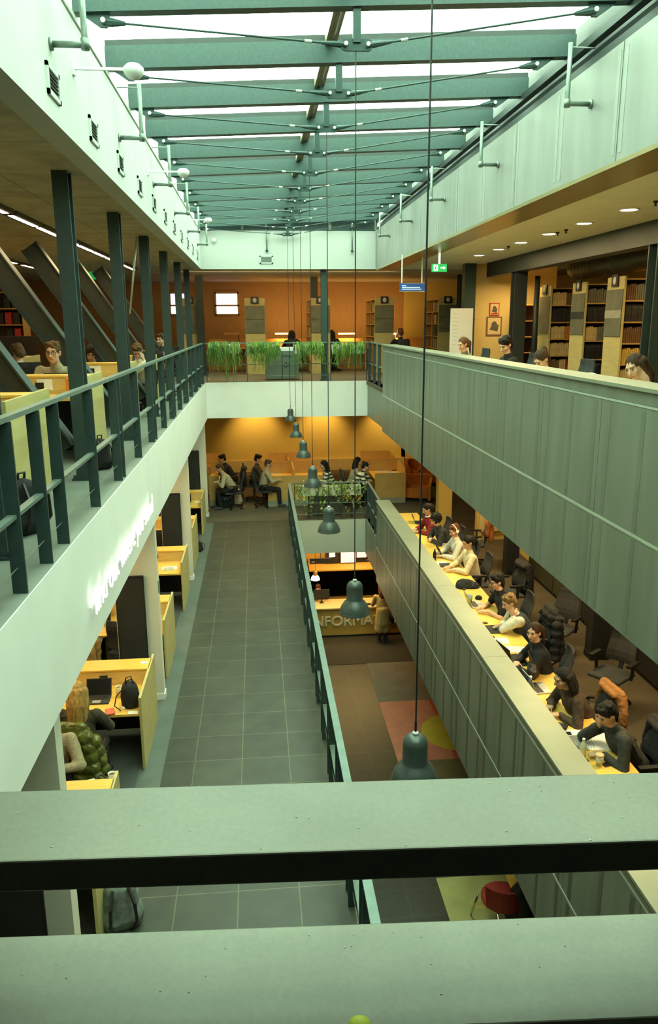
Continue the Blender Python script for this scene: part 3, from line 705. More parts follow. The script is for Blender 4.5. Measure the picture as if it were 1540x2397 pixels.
def cup(label, loc, m=None, r=.04, h=.115, lid=None, group=None):
    t = thing('paper_cup', label, 'cup', loc, 0, group)
    MB().lathe([(r * .72, 0), (r, h), (r * .95, h), (r * .68, .006)], n=18).build('cup_body', m or PAPER, t, True)
    if lid: MB().lathe([(r * 1.05, h - .004), (r * 1.07, h + .006), (r * .85, h + .016), (r * .7, h + .014)], n=18).build('lid', lid, t, True)
    else: MB().lathe([(r * .93, h * .85), (.001, h * .85)], n=18, cap=False).build('drink', mat('coffee', (.10, .05, .02), .3, 0, 0), t)
    return t
def slab(name, label, cat, loc, rz, sx, sy, sz, m, bevel=.003, group=None):
    o = MB().box(-sx / 2, sx / 2, -sy / 2, sy / 2, 0, sz).build(name, m, None, False, bevel); o.location = loc; o.rotation_euler = (0, 0, rz); return tag(o, label, cat, group)
def phone(label, loc, rz, m=None):
    t = thing('mobile_phone', label, 'phone', loc, rz)
    MB().box(-.036, .036, -.074, .074, 0, .009).build('case', m or BLACK, t, False, .004); MB().box(-.032, .032, -.068, .068, .009, .0098).build('screen', SCREENM, t); return t
def mouse(label, loc, rz):
    t = thing('computer_mouse', label, 'mouse', loc, rz)
    MB().lathe([(.03, 0), (.032, .008), (.028, .02), (.016, .03), (.003, .034)], n=14).build('shell', BLACK, t, True); bpy.data.objects[t.children[0].name].scale = (1, 1.7, 1) if t.children else None
    return t
def backpack(label, loc, rz, m=None, s=1.0, lying=False, strap=None):
    t = thing('backpack', label, 'backpack', loc, rz); m = m or BLACKF
    b = MB(); b.cap((0, 0, .12), (0, 0, .33), .125, .10, 1.25); b.cap((-.06, .0, .1), (.06, .0, .1), .12, .12); b.cap((0, .07, .12), (0, .06, .24), .085, .075, 1.35)
    o = obj('bag_body', solid(b, .012, 3, .006, (14, 14, 14)), m, t)
    MB().tube([(-.03, 0, .42), (-.03, -.01, .47), (.03, -.01, .47), (.03, 0, .42)], .010, 8).build('handle', BLACK, t)
    for sd in (-1, 1):
        MB().tube([(sd * .06, -.09, .40), (sd * .09, -.17, .30), (sd * .10, -.17, .14), (sd * .08, -.11, .05)], .014, 6).build('strap', strap or BLACK, t)
    MB().tube([(-.13, .06, .30), (-.07, .125, .305), (.07, .125, .305), (.13, .06, .30)], .005, 6).build('zip', mat('zip_grey', (.2, .2, .2), .4, .5, 0), t)
    t.scale = (s, s, s)
    if lying: t.rotation_euler = (PI / 2, 0, rz)
    return t
def jacket(label, loc, rz, m, puffy=False, long=.62, name='jacket'):
    """coat hung over a chair back: shoulders over the top edge, sleeves down both sides (chair at the same origin)"""
    t = thing(name, label, 'jacket', loc, rz); b = MB(); top = 1.02
    if puffy:
        for i in range(6):
            z = top - .03 - i * .115; w = .20 + .02 * i; b.cap((-w, -.34 - .01 * i, z), (w, -.34 - .01 * i, z), .075, .075)
        for i in range(2): b.cap((-.15, -.25, top - .02 - .1 * i), (.15, -.25, top - .02 - .1 * i), .065, .065)
        b.cap((-.12, -.30, top + .05), (.12, -.30, top + .05), .075, .075)
    else:
        b.cap((-.19, -.30, top), (.19, -.30, top), .055, .055); b.cap((-.17, -.34, top - .1), (-.20, -.36, top - long), .06, .07); b.cap((.17, -.34, top - .1), (.20, -.36, top - long), .06, .07)
        for i in range(5): b.cap((-.16 + .08 * i, -.345, top - .05), (-.19 + .095 * i, -.37 - .015 * (i % 2), top - long), .05, .055)
        b.cap((-.15, -.24, top - .02), (.15, -.24, top - .02), .04, .04)
    obj('coat_body', solid(b, .013, 2, .010 if puffy else .008, (16, 16, 9)), m, t)
    for sd in (-1, 1):
        b = MB()
        if puffy:
            for i in range(5): b.ell((sd * (.27 + .02 * i), -.30 + .01 * i, top - .10 - i * .12), (.075, .085, .075), 10, 8)
        else: b.cap((sd * .20, -.30, top - .03), (sd * .27, -.30, top - .25), .06, .055); b.cap((sd * .27, -.30, top - .25), (sd * .26, -.27, top - .52), .055, .045)
        obj('sleeve', solid(b, .013, 2, .009, (18, 18, 12)), m, t)
    return t
# ================================================================ railings, columns, pendants
def railing(label, p0, p1, base, posts, rails=(1.05, .47), cable=(.16,), w=.06, skew=0, name='railing'):
    """flat-bar railing from p0 to p1 (xy); posts = distances along it"""
    P0, P1 = Vector((*p0, 0)), Vector((*p1, 0)); d = (P1 - P0).normalized(); L = (P1 - P0).length; side = Vector((-d.y, d.x, 0))
    t = thing(name, label, 'railing', (p0[0], p0[1], base)); q = lambda s, z: d * s + Vector((0, 0, z))
    MB().bar(q(0, rails[0] - .015), q(L, rails[0] - .015), w, .03).build('top_rail', RAILM, t)
    for z in rails[1:]: MB().bar(q(0, z), q(L, z), w * .85, .022).build('mid_rail', RAILM, t)
    for s in posts: 
        if 0 <= s <= L: MB().bar(q(s, 0.0), q(s, rails[0] - .03), .085, .018, d).build('post', STEELD, t)
    for z in cable:
        MB().tube([q(0, z), q(L, z)], .004, 6).build('cable', GALV, t)
    return t
pp = []
for i in range(-1, 12):
    pp += [5.57 + 2.75 / 2 * i - 4.2 - .24, 5.57 + 2.75 / 2 * i - 4.2 + .24] if False else []
ys = [5.09, 5.57, 6.74, 7.9, 8.1, 9.3, 10.54, 10.8, 12.0, 13.2, 13.45, 14.6, 15.8, 16.05, 17.2, 18.4, 18.65, 19.8, 20.9]
railing('long grey flat-bar railing along the left upper gallery', (-1.43, 2.2), (-1.43, 21.35), L2, [.1, 1.2, 2.3] + [y - 2.2 for y in ys])
railing('grey railing across the far upper gallery, behind the hanging plants', (-1.37, 21.46), (3.08, 21.46), L2, [.03, 1.12, 2.28, 3.4, 4.4], w=.05)
railing('short grey railing between far right corner and upper parapet', (3.10, 21.40), (3.06, 18.55), L2, [.05, 1.0, 1.9, 2.8], w=.05)
rl = railing('long grey railing along the lower walkway edge', (.745, 1.5), (.80, 20.7), L1, [.6 + 1.0 * i for i in range(19)] + [.82 + 1.0 * i for i in range(19)], rails=(1.05, .5), w=.075)
railing('short grey railing at the far end of the lower void', (.90, 20.74), (2.93, 20.74), L1, [.05, .70, 1.35, 2.0], w=.045)
railing('short grey railing beside the far end of the lower parapet', (2.98, 20.68), (2.93, 18.35), L1, [.05, .85, 1.6, 2.3], w=.05)
# the railing right under the camera
a, b = atz(0, 1852, 8.55), atz(1540, 1807, 8.55); c, d = atz(0, 2017, 8.55), atz(1540, 1967, 8.55)
fr = thing('railing', 'wide flat green-grey railing bars across the bottom foreground', 'railing', (0, .7, L2))
dirx = (b - a).normalized(); A = a - dirx * 1.1; B = b + dirx * 2.3; C = c - dirx * 1.1; D = d + dirx * 2.3; O = Vector((0, .7, L2))
FM = mat('foreground_rail_paint', (.165, .165, .13), .38, .2, .12, 7, fine=.05)
A.z = B.z = C.z = D.z = 8.55; dz = Vector((0, 0, .035))
MB().hexa([p - O - dz for p in (C, D, B, A)], [p - O for p in (C, D, B, A)]).build('top_rail', FM, fr, False, .002)
dl = Vector((0, 0, .19)); nn = Vector((-dirx.y, dirx.x, 0)) * .012
MB().hexa([p - O - dl - dz * .7 for p in (C - nn * 2, D - nn * 2, B, A)], [p - O - dl for p in (C - nn * 2, D - nn * 2, B, A)]).build('mid_rail', FM, fr, False, .002)
for s in (-.62, 1.05, 2.5):
    p = (A + C) / 2 + dirx * (1.25 + s) - O
    MB().box(p.x - .03, p.x + .03, p.y - .05, p.y + .05, .0, 1.01).build('post', STEELD, fr)
dr = MB(); r_ = random.Random(3)
for i in range(60):
    s = .2 + .25 * r_.random(); f = r_.random(); p = A.lerp(B, s).lerp(C.lerp(D, s), f); k = r_.choice((0, 0, .19)); rr = .0004 + .0008 * r_.random()
    dr.ell((p - O) + Vector((0, 0, .0002 - k)), (rr * 1.4, rr, .0005), 6, 4)
dr.build('paint_drips', mat('paint_drip', (.42, .45, .38), .4, 0, .1), fr)['kind'] = 'stuff'
p = atz(840, 2393, 8.36); o = MB().lathe([(.012, 0), (.011, .004), (.006, .007), (.001, .008)], n=16).build('sticky_dot', mat('lime_yellow', (.75, .8, .05), .5, 0, 0), None, True); o.location = (p.x, p.y - .006, 8.36); tag(o, 'small lime yellow dot on the lowest foreground bar', 'sticker')
# columns of the left gallery and their raking struts
def hcol(label, x, y, z0, z1, w=.145, d=.16, group=None, m=None, name='steel_column'):
    t = thing(name, label, 'column', (x, y, z0), 0, group); h = z1 - z0
    MB().box(-.012, .012, -d / 2, d / 2, .02, h).build('web', m or STEELD, t)
    for s in (-1, 1): MB().box(-w / 2, w / 2, s * d / 2 - .014, s * d / 2 + .014, .02, h).build('flange', m or STEELD, t)
    MB().box(-w / 2 - .04, w / 2 + .04, -d / 2 - .04, d / 2 + .04, 0, .022).build('base_plate', m or STEELD, t)
    for sx in (-1, 1):
        MB().tube([(sx * (w / 2 + .015), -d / 2 - .02, .02), (sx * (w / 2 + .015), -d / 2 - .02, .055)], .014, 6).build('anchor_bolt', m or STEELD, t)
    return t
YC = [5.3, 8.05, 10.85, 13.62, 16.4, 19.2, 21.75]
for k, y in enumerate(YC):
    hcol('dark green-grey steel column of the left gallery, %s' % ('cut off by the left edge of the photo' if k == 0 else ORD[k - 1] + ' of the full-height row'), -1.785, y, L2, 10.45, group='columns along the left gallery')
for k, y in enumerate(YC[1:6]):
    xt = -3.72; zt = 0; t = thing('raking_strut', 'dark slanting steel strut leaning up left from the %s gallery column' % ORD[k], 'strut', (0, y + .0, L2), 0, 'slanting struts of the left gallery')
    xb = -1.97; zb0 = .30; e = Vector((xb - xt, 0, -2.65)).normalized(); n_ = Vector((-e.z, 0, e.x))
    MB().bar((xb, 0, zb0), (xt + .105, 0, 2.79), .05, .26, n_).build('web', mat('strut_web', (.04, .05, .042), .5, .1, .1), t)
    for s in (-1, 1): MB().bar(Vector((xb, 0, zb0)) + n_ * .12 * s, Vector((xt + .105, 0, 2.79)) + n_ * .135 * s, .2, .018, n_).build('flange', STEELD, t)
hcol('green-grey steel column standing in the far planter railing', 1.87, 21.62, L2, 10.45, .16, .14, m=STEEL)
for k, (u, y) in enumerate(((735, 25.2), (467, 24.5), (1079, 24.0))):
    p = aty(u, 700, y); hcol(['black column behind the right half of the far planters', 'black column at the left end of the far gallery', 'green-grey column left of the cream poster wall'][k], p.x, y, L2, 10.45, .22, .2, m=STEEL if k == 2 else FRAMED)
# pendants
PEND = [(680, 985), (693, 1023), (710, 1070), (732, 1138), (770, 1244), (830, 1435), (970, 1830)][::-1]
PM = mat('pendant_metal', (.062, .078, .07), .38, .35, .06, 10)
PIN = mat('pendant_inside', (.5, .5, .45), .5, 0, 0)
names = ['nearest black bell pendant lamp, cut by the foreground rail', 'bell pendant lamp hanging in front of the information desk', 'bell pendant lamp in front of the white lower far fascia', 'bell pendant lamp in front of the lower far planter', 'bell pendant lamp in front of the far study desks, third smallest', 'second smallest bell pendant lamp on the far ochre wall', 'smallest bell pendant lamp, at the white upper far fascia edge']
for k, (u, v) in enumerate(PEND):
    y = 4.27 + 2.82 * k - (.1 if k == 6 else 0); p = aty(u, v, y)
    t = thing('pendant_lamp', names[k], 'lamp', p, 0, 'bell pendants in the atrium')
    s = MB().lathe([(.150, 0), (.154, .004), (.150, .010), (.146, .035), (.132, .075), (.108, .115), (.085, .137), (.079, .148), (.079, .27), (.074, .295), (.058, .318), (.035, .330), (.012, .334)], n=28, cap=False)
    s.build('bell_shade', PM, t, True)
    MB().lathe([(.147, .006), (.143, .034), (.128, .074), (.104, .113), (.07, .134), (.001, .138)], n=28, cap=False).build('shade_lining', PIN, t, True)
    MB().lathe([(.018, .33), (.02, .345), (.012, .352)], n=12).build('cord_grip', mat('grip_white', (.6, .62, .58), .5, 0, 0), t, True)
    MB().tube([(0, 0, .345), (0, 0, .42)], .008, 8).build('strain_relief', BLACK, t)
    MB().tube([(0, 0, .40), (0, 0, 11.30 - p.z)], .0055, 6).build('cord', BLACK, t)
# strip lights of the left gallery
STRIP = mat('strip_glow', (.9, .85, .7), .5, 0, 0, emit=(1.0, .86, .58), es=9)
segs = [(-3.05, y, y + 1.15) for y in (4.2, 5.5, 6.8, 8.1, 9.4, 10.75, 12.05, 13.35, 14.65, 15.95, 17.3, 18.6, 19.9)] + [(-5.35, y, y + 1.2) for y in (12.6, 14.3, 16.0, 17.7, 19.4, 21.0)]
for k, (x, y0, y1) in enumerate(segs):
    t = thing('strip_light', 'x', 'light', (x, (y0 + y1) / 2, 10.45), 0, 'strip lights in the left gallery ceiling')
    t['label'] = ('warm strip light in the row nearest the left columns, %s from the front' % (ORD[k] if k else 'first')) if k < 13 else 'warm strip light in the row deep in the left gallery, %s from the front' % ORD[k - 13]
    l = (y1 - y0) / 2
    MB().box(-.09, .09, -l - .05, l + .05, -.05, -.0).build('housing', mat('light_housing', (.10, .08, .05), .6, 0, 0), t)
    MB().box(-.035, .035, -l, l, -.056, -.048).build('tube', STRIP, t)
p = aty(318, 560, 13.2)
o = MB().tube([aty(320, 555, 13.2), aty(304, 735, 13.2)], .016, 8).build('ceiling_rod', mat('rod_grey', (.42, .46, .38), .4, .3, .1), None, True); tag(o, 'thin pale rod slanting down from the ceiling beside the third left column', 'rod')
t = thing('exit_sign', 'green exit sign deep in the left gallery behind struts', 'sign', aty(210, 645, 20.0)); MB().box(-.14, .14, -.02, .02, -.09, .09).build('sign_box', mat('exit_green', (.02, .35, .08), .4, 0, 0, emit=(.02, .5, .1), es=.5), t)
MB().tube([(0, 0, .09), (0, 0, .30)], .008, 6).build('hanger', GALV, t)
t = thing('hanging_sign', 'small white hanging sign beside the fourth left column', 'sign', aty(401, 597, 18.4)); MB().box(-.012, .012, -.15, .15, -.17, .12).build('sign_panel', mat('sign_white', (.75, .8, .7), .5, 0, 0), t); MB().tube([(0, 0, .1), (0, 0, 10.45 - t.location.z)], .006, 6).build('hanger', GALV, t)
# neon writing on the left fascia
NEON = mat('neon_white', (1, 1, 1), .5, 0, 0, emit=(1, .95, 1), es=1.25)
def xmax(me):
    v = np.zeros(len(me.vertices) * 3); me.vertices.foreach_get('co', v); return v[0::3].max()
t = thing('neon_lettering', 'glowing white lettering reading find out where you stand on the left fascia', 'sign', (XL + .05, 5.9, 6.80))
TW = 'find out where you stand'; k = 3.55 / xmax(text_mesh(TW, .33)); pre = ''
for wd in TW.split():
    off = xmax(text_mesh(pre + '|', .33)) - xmax(text_mesh('|', .33)) if pre else 0
    o = obj('word', text_mesh(wd, .33, .006, -.006), NEON, t); o.rotation_euler = (PI / 2, 0, PI / 2); o.scale = (k, 1, 1); o.location = (0, off * k, 0); pre += wd + ' '
MB().box(-.045, -.03, .0, 3.5, .06, .075).build('carrier_rail', WHITE, t)
for k in range(8): MB().tube([(-.05, .2 + k * .45, .067), (-.015, .2 + k * .45, .067)], .006, 6).build('stand_off', WHITE, t)
# ================================================================ first floor, right: the long desk behind the lower parapet
WARM = (1.0, .66, .28)
DZ = L1 + .75
t = thing('long_desk', 'long yellow plywood desk running behind the lower right parapet', 'desk', (3.5, 11.6, L1))
MB().box(-.33, .34, -7.6, 6.6, .72, .75).build('desk_top', DESKY, t, False, .004)
MB().box(-.30, -.28, -7.6, 6.6, .05, .72).build('modesty_panel', CHARC, t)
for y in (-7.3, -4.4, -1.5, 1.4, 4.3, 6.3): MB().box(-.25, .24, y - .02, y + .02, 0, .72).build('leg', BLACK, t)
TOPS = {
 'grey': mat('sweater_charcoal', (.035, .04, .038), .9, 0, .2, 20), 'plaid': mat('cardigan_brown', (.05, .03, .018), .9, 0, .5, 12), 'black': mat('black_wool', (.008, .008, .009), .9, 0, .2, 20),
 'navy': mat('navy_tee', (.025, .032, .045), .9, 0, .15, 20), 'white': mat('white_cotton', (.62, .60, .50), .9, 0, .06, 20), 'cream': mat('cream_knit', (.66, .58, .38), .9, 0, .08, 20),
 'check': mat('dark_check', (.028, .03, .03), .85, 0, .8, 18), 'red': mat('red_vest', (.22, .012, .012), .8, 0, .2, 14), 'beige': mat('beige_knit', (.40, .35, .23), .9, 0, .2, 30, stretch=(1, 1, 4)), 'olive': mat('olive_shirt', (.13, .12, .05), .9, 0, .15, 14),
 'khaki': mat('khaki_coat', (.46, .31, .12), .8, 0, .15, 9), 'stripe': stripe_mat('striped_jersey', (.02, .02, .022), (.60, .55, .42), 11), 'stripe2': stripe_mat('bold_striped_jersey', (.015, .016, .02), (.65, .60, .45), 9), 'pale': mat('pale_blue_shirt', (.55, .62, .58), .9, 0, .08, 14),
 'dgrey': mat('dark_olive_jumper', (.06, .055, .035), .9, 0, .2, 14), 'jeans': mat('dark_jeans', (.02, .025, .035), .9, 0, .2, 20), 'trous': mat('black_trousers', (.012, .012, .013), .9, 0, .2, 20)}
BLK = (.012, .010, .009); BRN = (.055, .028, .014); DBL = (.20, .12, .045); LBR = (.11, .06, .025); RED = (.13, .045, .02); BLO = (.45, .28, .09)
def sit(label, at, yaw, top, hair, chair=True, clabel=None, **k):
    p = person(label, at, yaw, TOPS[top], TOPS[k.pop('legs', 'trous')], hair=hair, **k)
    if chair:
        c = task_chair(clabel or 'x', (p.location.x, p.location.y, p.location.z), p.rotation_euler.z) if not CH else copy(CH[0], p.location, p.rotation_euler.z)
        c['label'] = clabel or ('black task chair under the ' + label); c['group'] = 'task chairs of the library'
        if not CH: CH.append(c)
        c.scale = p.scale
    return p
CH = []
G = 'students at the long right desk'
K = dict(group=G, voxel=.010)
p1 = sit('person in charcoal sweater resting forehead on one hand, nearest on the long desk', (1422, 1672), 92, 'grey', ('short', BLK), lean=30, look=(6, 34), hands=('type', 'brow'), clabel='black task chair under the person in charcoal sweater, nearest at the long desk', **K)
p2 = sit('person with long black hair and brown patterned sleeves at a silver laptop', (1318, 1588), 95, 'plaid', ('long', BLK), lean=30, look=(4, 18), hands=('type', 'type'), skin=SKIN2, clabel='black task chair with tan jacket, long black haired person on it', **K)
p3 = sit('person with long brown ponytail in black coat glancing towards the camera', (1250, 1480), 80, 'black', ('tail', BRN), lean=14, look=(48, 6), hands=('type', 'rest'), clabel='black task chair under the ponytailed person in black coat', **K)
p4 = sit('person in navy tee over white sleeves leaning cheek on hand', (1192, 1410), 88, 'white', ('short', DBL), lean=30, look=(5, 24), hands=('cheek', 'type'), vest=TOPS['navy'], clabel='black task chair under the fair haired person in navy tee', **K)
p5 = sit('person in black tee with glasses typing on a silver laptop', (1164, 1362), 88, 'black', ('thick', BLK), lean=20, look=(0, 14), hands=('type', 'type'), short=True, glasses=True, clabel='black task chair under the person in black tee with glasses', **K)
p6 = sit('person in cream sweater with dark hair tied back looking down', (1096, 1270), 92, 'cream', ('tail', BLK), lean=8, look=(8, 22), hands=('type', 'type'), clabel='black task chair under the cream sweater person', **K)
p7 = sit('person in white sweater wearing white headphones', (1064, 1242), 92, 'white', ('short', RED), lean=12, look=(14, 24), hands=('type', 'type'), phones=PAPER, clabel='black task chair under the person with white headphones', **K)
p8 = sit('person in dark checked shirt with curly dark hair bent over the desk', (1020, 1216), 96, 'check', ('curly', BLK), lean=24, look=(8, 26), hands=('rest', 'rest'), clabel='black task chair under the checked shirt person', **K)
p9 = sit('person in red vest with black ponytail and white collar, farthest on the long desk', (1000, 1192), 94, 'red', ('tail', BLK), lean=16, look=(2, 24), hands=('type', 'type'), collar=PAPER, clabel='black task chair under the red vest person', **K)
def here(p, f, r, z=0):       # a point in front (f) and right (r) of a seated person
    a = p.rotation_euler.z; return Vector((p.location.x - math.sin(a) * f + math.cos(a) * r, p.location.y + math.cos(a) * f + math.sin(a) * r, z))
# empty chairs and coats
c = copy(CH[0], (4.45, 13.0, L1), 1.75, 'black task chair draped with black coat between cream sweater and black tee'); c['group'] = 'task chairs of the library'
jacket('black coat hanging over the empty chair by the black backpack', (4.45, 13.0, L1), 1.75, BLACKF, name='coat')
jk = jacket('tan suede jacket over the chair of the long black haired person', p2.location, p2.rotation_euler.z, mat('tan_suede', (.30, .13, .035), .8, 0, .2, 14))
jacket('dark padded jacket over the chair of the fair haired person', p4.location, p4.rotation_euler.z, BLACKF, True)
jacket('black jacket over the nearest chair at the long desk', p1.location, p1.rotation_euler.z, BLACKF)
for k, (x, y, a, lb) in enumerate(((4.75, 11.3, 2.3, 'empty black task chair turned away behind the person in black tee'), (4.85, 9.6, 2.2, 'empty black task chair behind the ponytailed person in black coat'), (4.95, 7.1, 1.2, 'empty black chair at the right edge behind the nearest sitter'))):
    copy(CH[0], (x, y, L1), a, lb)
jacket('black coat over the chair at the right edge of the photo', (4.95, 7.1, L1), 1.2, BLACKF, name='coat')
jacket('orange flowered scarf coat on a stand beyond the checked shirt person', (4.75, 16.3, L1 + .25), 1.3, mat('orange_flower', (.35, .12, .03), .8, 0, .7, 9), name='coat')
copy(CH[0], (4.75, 16.3, L1 + .0), 1.3, 'black chair carrying the orange flowered scarf coat')
# things on the desk
def on(u, v): return atz(u, v, DZ + .0005)
laptop('silver laptop in front of the long black haired person', on(1262, 1612), 1.62 , ALU, 108)
laptop('silver laptop open before the nearest person in charcoal', on(1342, 1742), 1.62, ALU, 112)
laptop('silver laptop under the hands of the black tee person', on(1115, 1416), 1.6, ALU, 110)
laptop('dark laptop beside the person leaning cheek on hand', on(1158, 1474), 1.6, CHARC, 150)
laptop('big black laptop before the ponytailed person in black coat', on(1205, 1547), 1.75, BLACK, 105, w=.38, d=.26)
laptop('dark laptop open before the cream sweater person', on(1045, 1300), 1.6, CHARC, 115)
laptop('laptop with dark screen at the far end of the long desk', on(984, 1224), 1.4, CHARC, 115)
paper('white sheet on the desk left of the black coat person', on(1166, 1500), 1.5)
paper('white sheet under the hand of the black coat person', on(1208, 1520), 1.3)
t = paper('large open drawing sheets before the nearest person in charcoal', on(1385, 1733), 1.35, .42, .50)
paper('small white note by the phone at the near end of the desk', on(1445, 1783), 1.2, .12, .09, lines=False)
paper('white sheet before the headphones person', on(1036, 1275), 1.55)
paper('white sheet by the dark folder of the cream sweater person', on(1034, 1318), 1.65, .20, .2)
paper('sheet of notes among clutter at the far desk end', on(1003, 1226), 1.5)
paper('pale sheet beside the red vest person', on(975, 1238), 1.45, .2, .16, lines=False)
slab('folder', 'dark folder lying before the cream sweater person', 'folder', on(1048, 1324), 1.5, .22, .30, .02, CHARC)
slab('tablet', 'black tablet between headphones person and cream sweater person', 'tablet', on(1052, 1288), 1.55, .17, .24, .01, BLACK)
bottle('black drinking bottle standing before the cream sweater person', on(1017, 1312), .034, .23, mat('bottle_black', (.015, .017, .02), .25, .3, 0))
bottle('clear plastic water bottle standing left of the black tee person', on(1085, 1414), .036, .27, GLASSC)
cup('pale blue cup behind the clear water bottle', on(1100, 1410), mat('cup_blue', (.35, .48, .45), .5, 0, 0), .042, .13)
bottle('crumpled clear bottle by the silver laptop of the black haired person', on(1240, 1622), .036, .23, GLASSC, PAPER)
bottle('white drinking bottle by the nearest laptop', on(1363, 1776), .034, .24, mat('bottle_white', (.72, .70, .50), .4, 0, .05), PAPER)
cup('paper coffee cup with lid near the bottom of the long desk', on(1402, 1792), mat('cup_print', (.55, .55, .45), .6, 0, .3, 30), .043, .12, mat('cup_lid', (.62, .42, .22), .5, 0, 0))
mouse('black computer mouse at the near end of the long desk', on(1366, 1782), 1.3)
mouse('pale computer mouse below the black haired person', on(1288, 1640), 1.2)
phone('black phone lying beside the paper coffee cup', on(1424, 1789), 1.9)
phone('black phone lying beyond the nearest laptop', on(1322, 1718), 1.5)
phone('black phone lying by the parapet before the fair haired person', on(1146, 1492), 1.5)
slab('case', 'slim brown pencil case before the fair haired person', 'case', on(1128, 1460), 1.7, .06, .17, .02, mat('brown_case', (.10, .05, .02), .6, 0, .1))
slab('wallet', 'black wallet and keys lying beyond the nearest laptop', 'wallet', on(1312, 1702), 1.0, .11, .15, .03, BLACK)
o = MB().lathe([(.055, 0), (.062, .02), (.045, .05), (.01, .065)], n=14).build('woolly_hat', BLACKF, None, True); o.location = on(1120, 1402); tag(o, 'small black cap lying before the black tee person', 'hat')
backpack('black backpack lying on the long desk', on(1068, 1372), 1.3, BLACKF, .95, True)
# the dark tote
t = thing('tote_bag', 'dark brown leather tote with strap between two laptops', 'bag', on(1248, 1580), 1.2)
b = MB(); b.cap((-.13, 0, .09), (.13, 0, .09), .085, .085); b.cap((-.10, 0, .16), (.10, 0, .16), .055, .055); obj('bag_body', solid(b, .012, 3), mat('dark_leather', (.035, .018, .012), .45, 0, .3), t)
MB().tube([(-.12, 0, .18), (-.08, .06, .30), (.0, .08, .33), (.08, .06, .30), (.12, 0, .18)], .010, 8).build('strap', mat('dark_leather', (.03, .02, .015), .5, 0, .2), t)
t = thing('tote_bag', 'black soft bag slumped against the parapet before the laptops', 'bag', on(1212, 1600) - Vector((.0, 0, 0)), 1.5)
b = MB(); b.cap((-.12, -.05, .06), (.12, .02, .05), .07, .06); b.cap((-.04, .03, .09), (.08, .05, .08), .06, .05); obj('bag_body', solid(b, .012, 3), BLACKF, t)
MB().tube([(-.1, -.05, .12), (-.02, .0, .18), (.09, .02, .11)], .008, 8).build('strap', BLACK, t)
# dark cabinets, columns and wall beyond the desk
CAB = mat('olive_cabinet', (.045, .048, .022), .5, 0, .15, 3)
for k, (y, m_) in enumerate(((14.7, CAB), (13.3, CAB), (11.9, mat('black_cabinet', (.018, .018, .017), .5, 0, .1)), (10.5, MATS['black_cabinet']), (9.1, mat('brown_cabinet', (.07, .055, .03), .5, 0, .15)), (7.7, MATS['brown_cabinet']))):
    t = thing('tall_cabinet', 'tall dark cabinet along the right wall, %s from the far end' % (ORD[k] if k else 'first'), 'cabinet', (5.75, y, L1), 0, 'cabinets along the lower right wall')
    MB().box(-.03, .3, -.69, .69, .08, 2.2).build('carcass', m_, t)
    for sd in (-1, 1):
        d = MB().box(-.05, -.03, .01 if sd > 0 else -.68, .68 if sd > 0 else -.01, .10, 2.18).build('door', m_, t)
        MB().box(-.07, -.05, sd * .05 - .008, sd * .05 + .008, 1.0, 1.14).build('handle', FRAMED, d)
    MB().box(0, .28, -.68, .68, 0, .08).build('plinth', BLACK, t)
for k, y in enumerate((15.55, 11.2)):
    t = thing('square_column', ['dark square column at the far end of the cabinets', 'black square column in front of the cabinets'][k], 'column', (5.36, y, L1)); MB().box(-.14, .14, -.12, .12, 0, 2.78).build('shaft', mat('black_column', (.02, .022, .022), .5, .1, .1), t); MB().box(-.15, .15, -.13, .13, 0, .1).build('skirting', BLACK, t)
struct('wall_lower_right_back', MB().box(6.06, 6.2, 6.5, 18.2, L1, 6.53), WALLY); struct('wall_lower_right_end', MB().box(5.35, 9.6, 18.2, 18.35, L1, 6.53), WALLY)
t = thing('radiator', 'cream panel radiator on the yellow wall beyond the headphones person', 'radiator', (5.72, 18.16, L1 + .25)); MB().box(-.32, .32, -.07, -.02, 0, .6).build('panel', mat('cream_metal', (.70, .58, .32), .5, 0, .04), t)
f = MB()
for i in range(16): f.box(-.30 + i * .04, -.285 + i * .04, -.08, -.07, .03, .57)
f.build('ribs', MATS['cream_metal'], t); MB().tube([(-.28, -.04, 0), (-.28, -.04, -.25)], .012, 8).build('feed_pipe', MATS['cream_metal'], t); MB().box(-.2, .2, -.02, 0, .3, .34).build('wall_fixing', ALU, t)
p = atz(1050, 1250, L1); struct('wall_lower_right_pier', MB().box(p.x - .18, p.x + .18, 19.3, 19.6, L1, 6.53), WALLY)
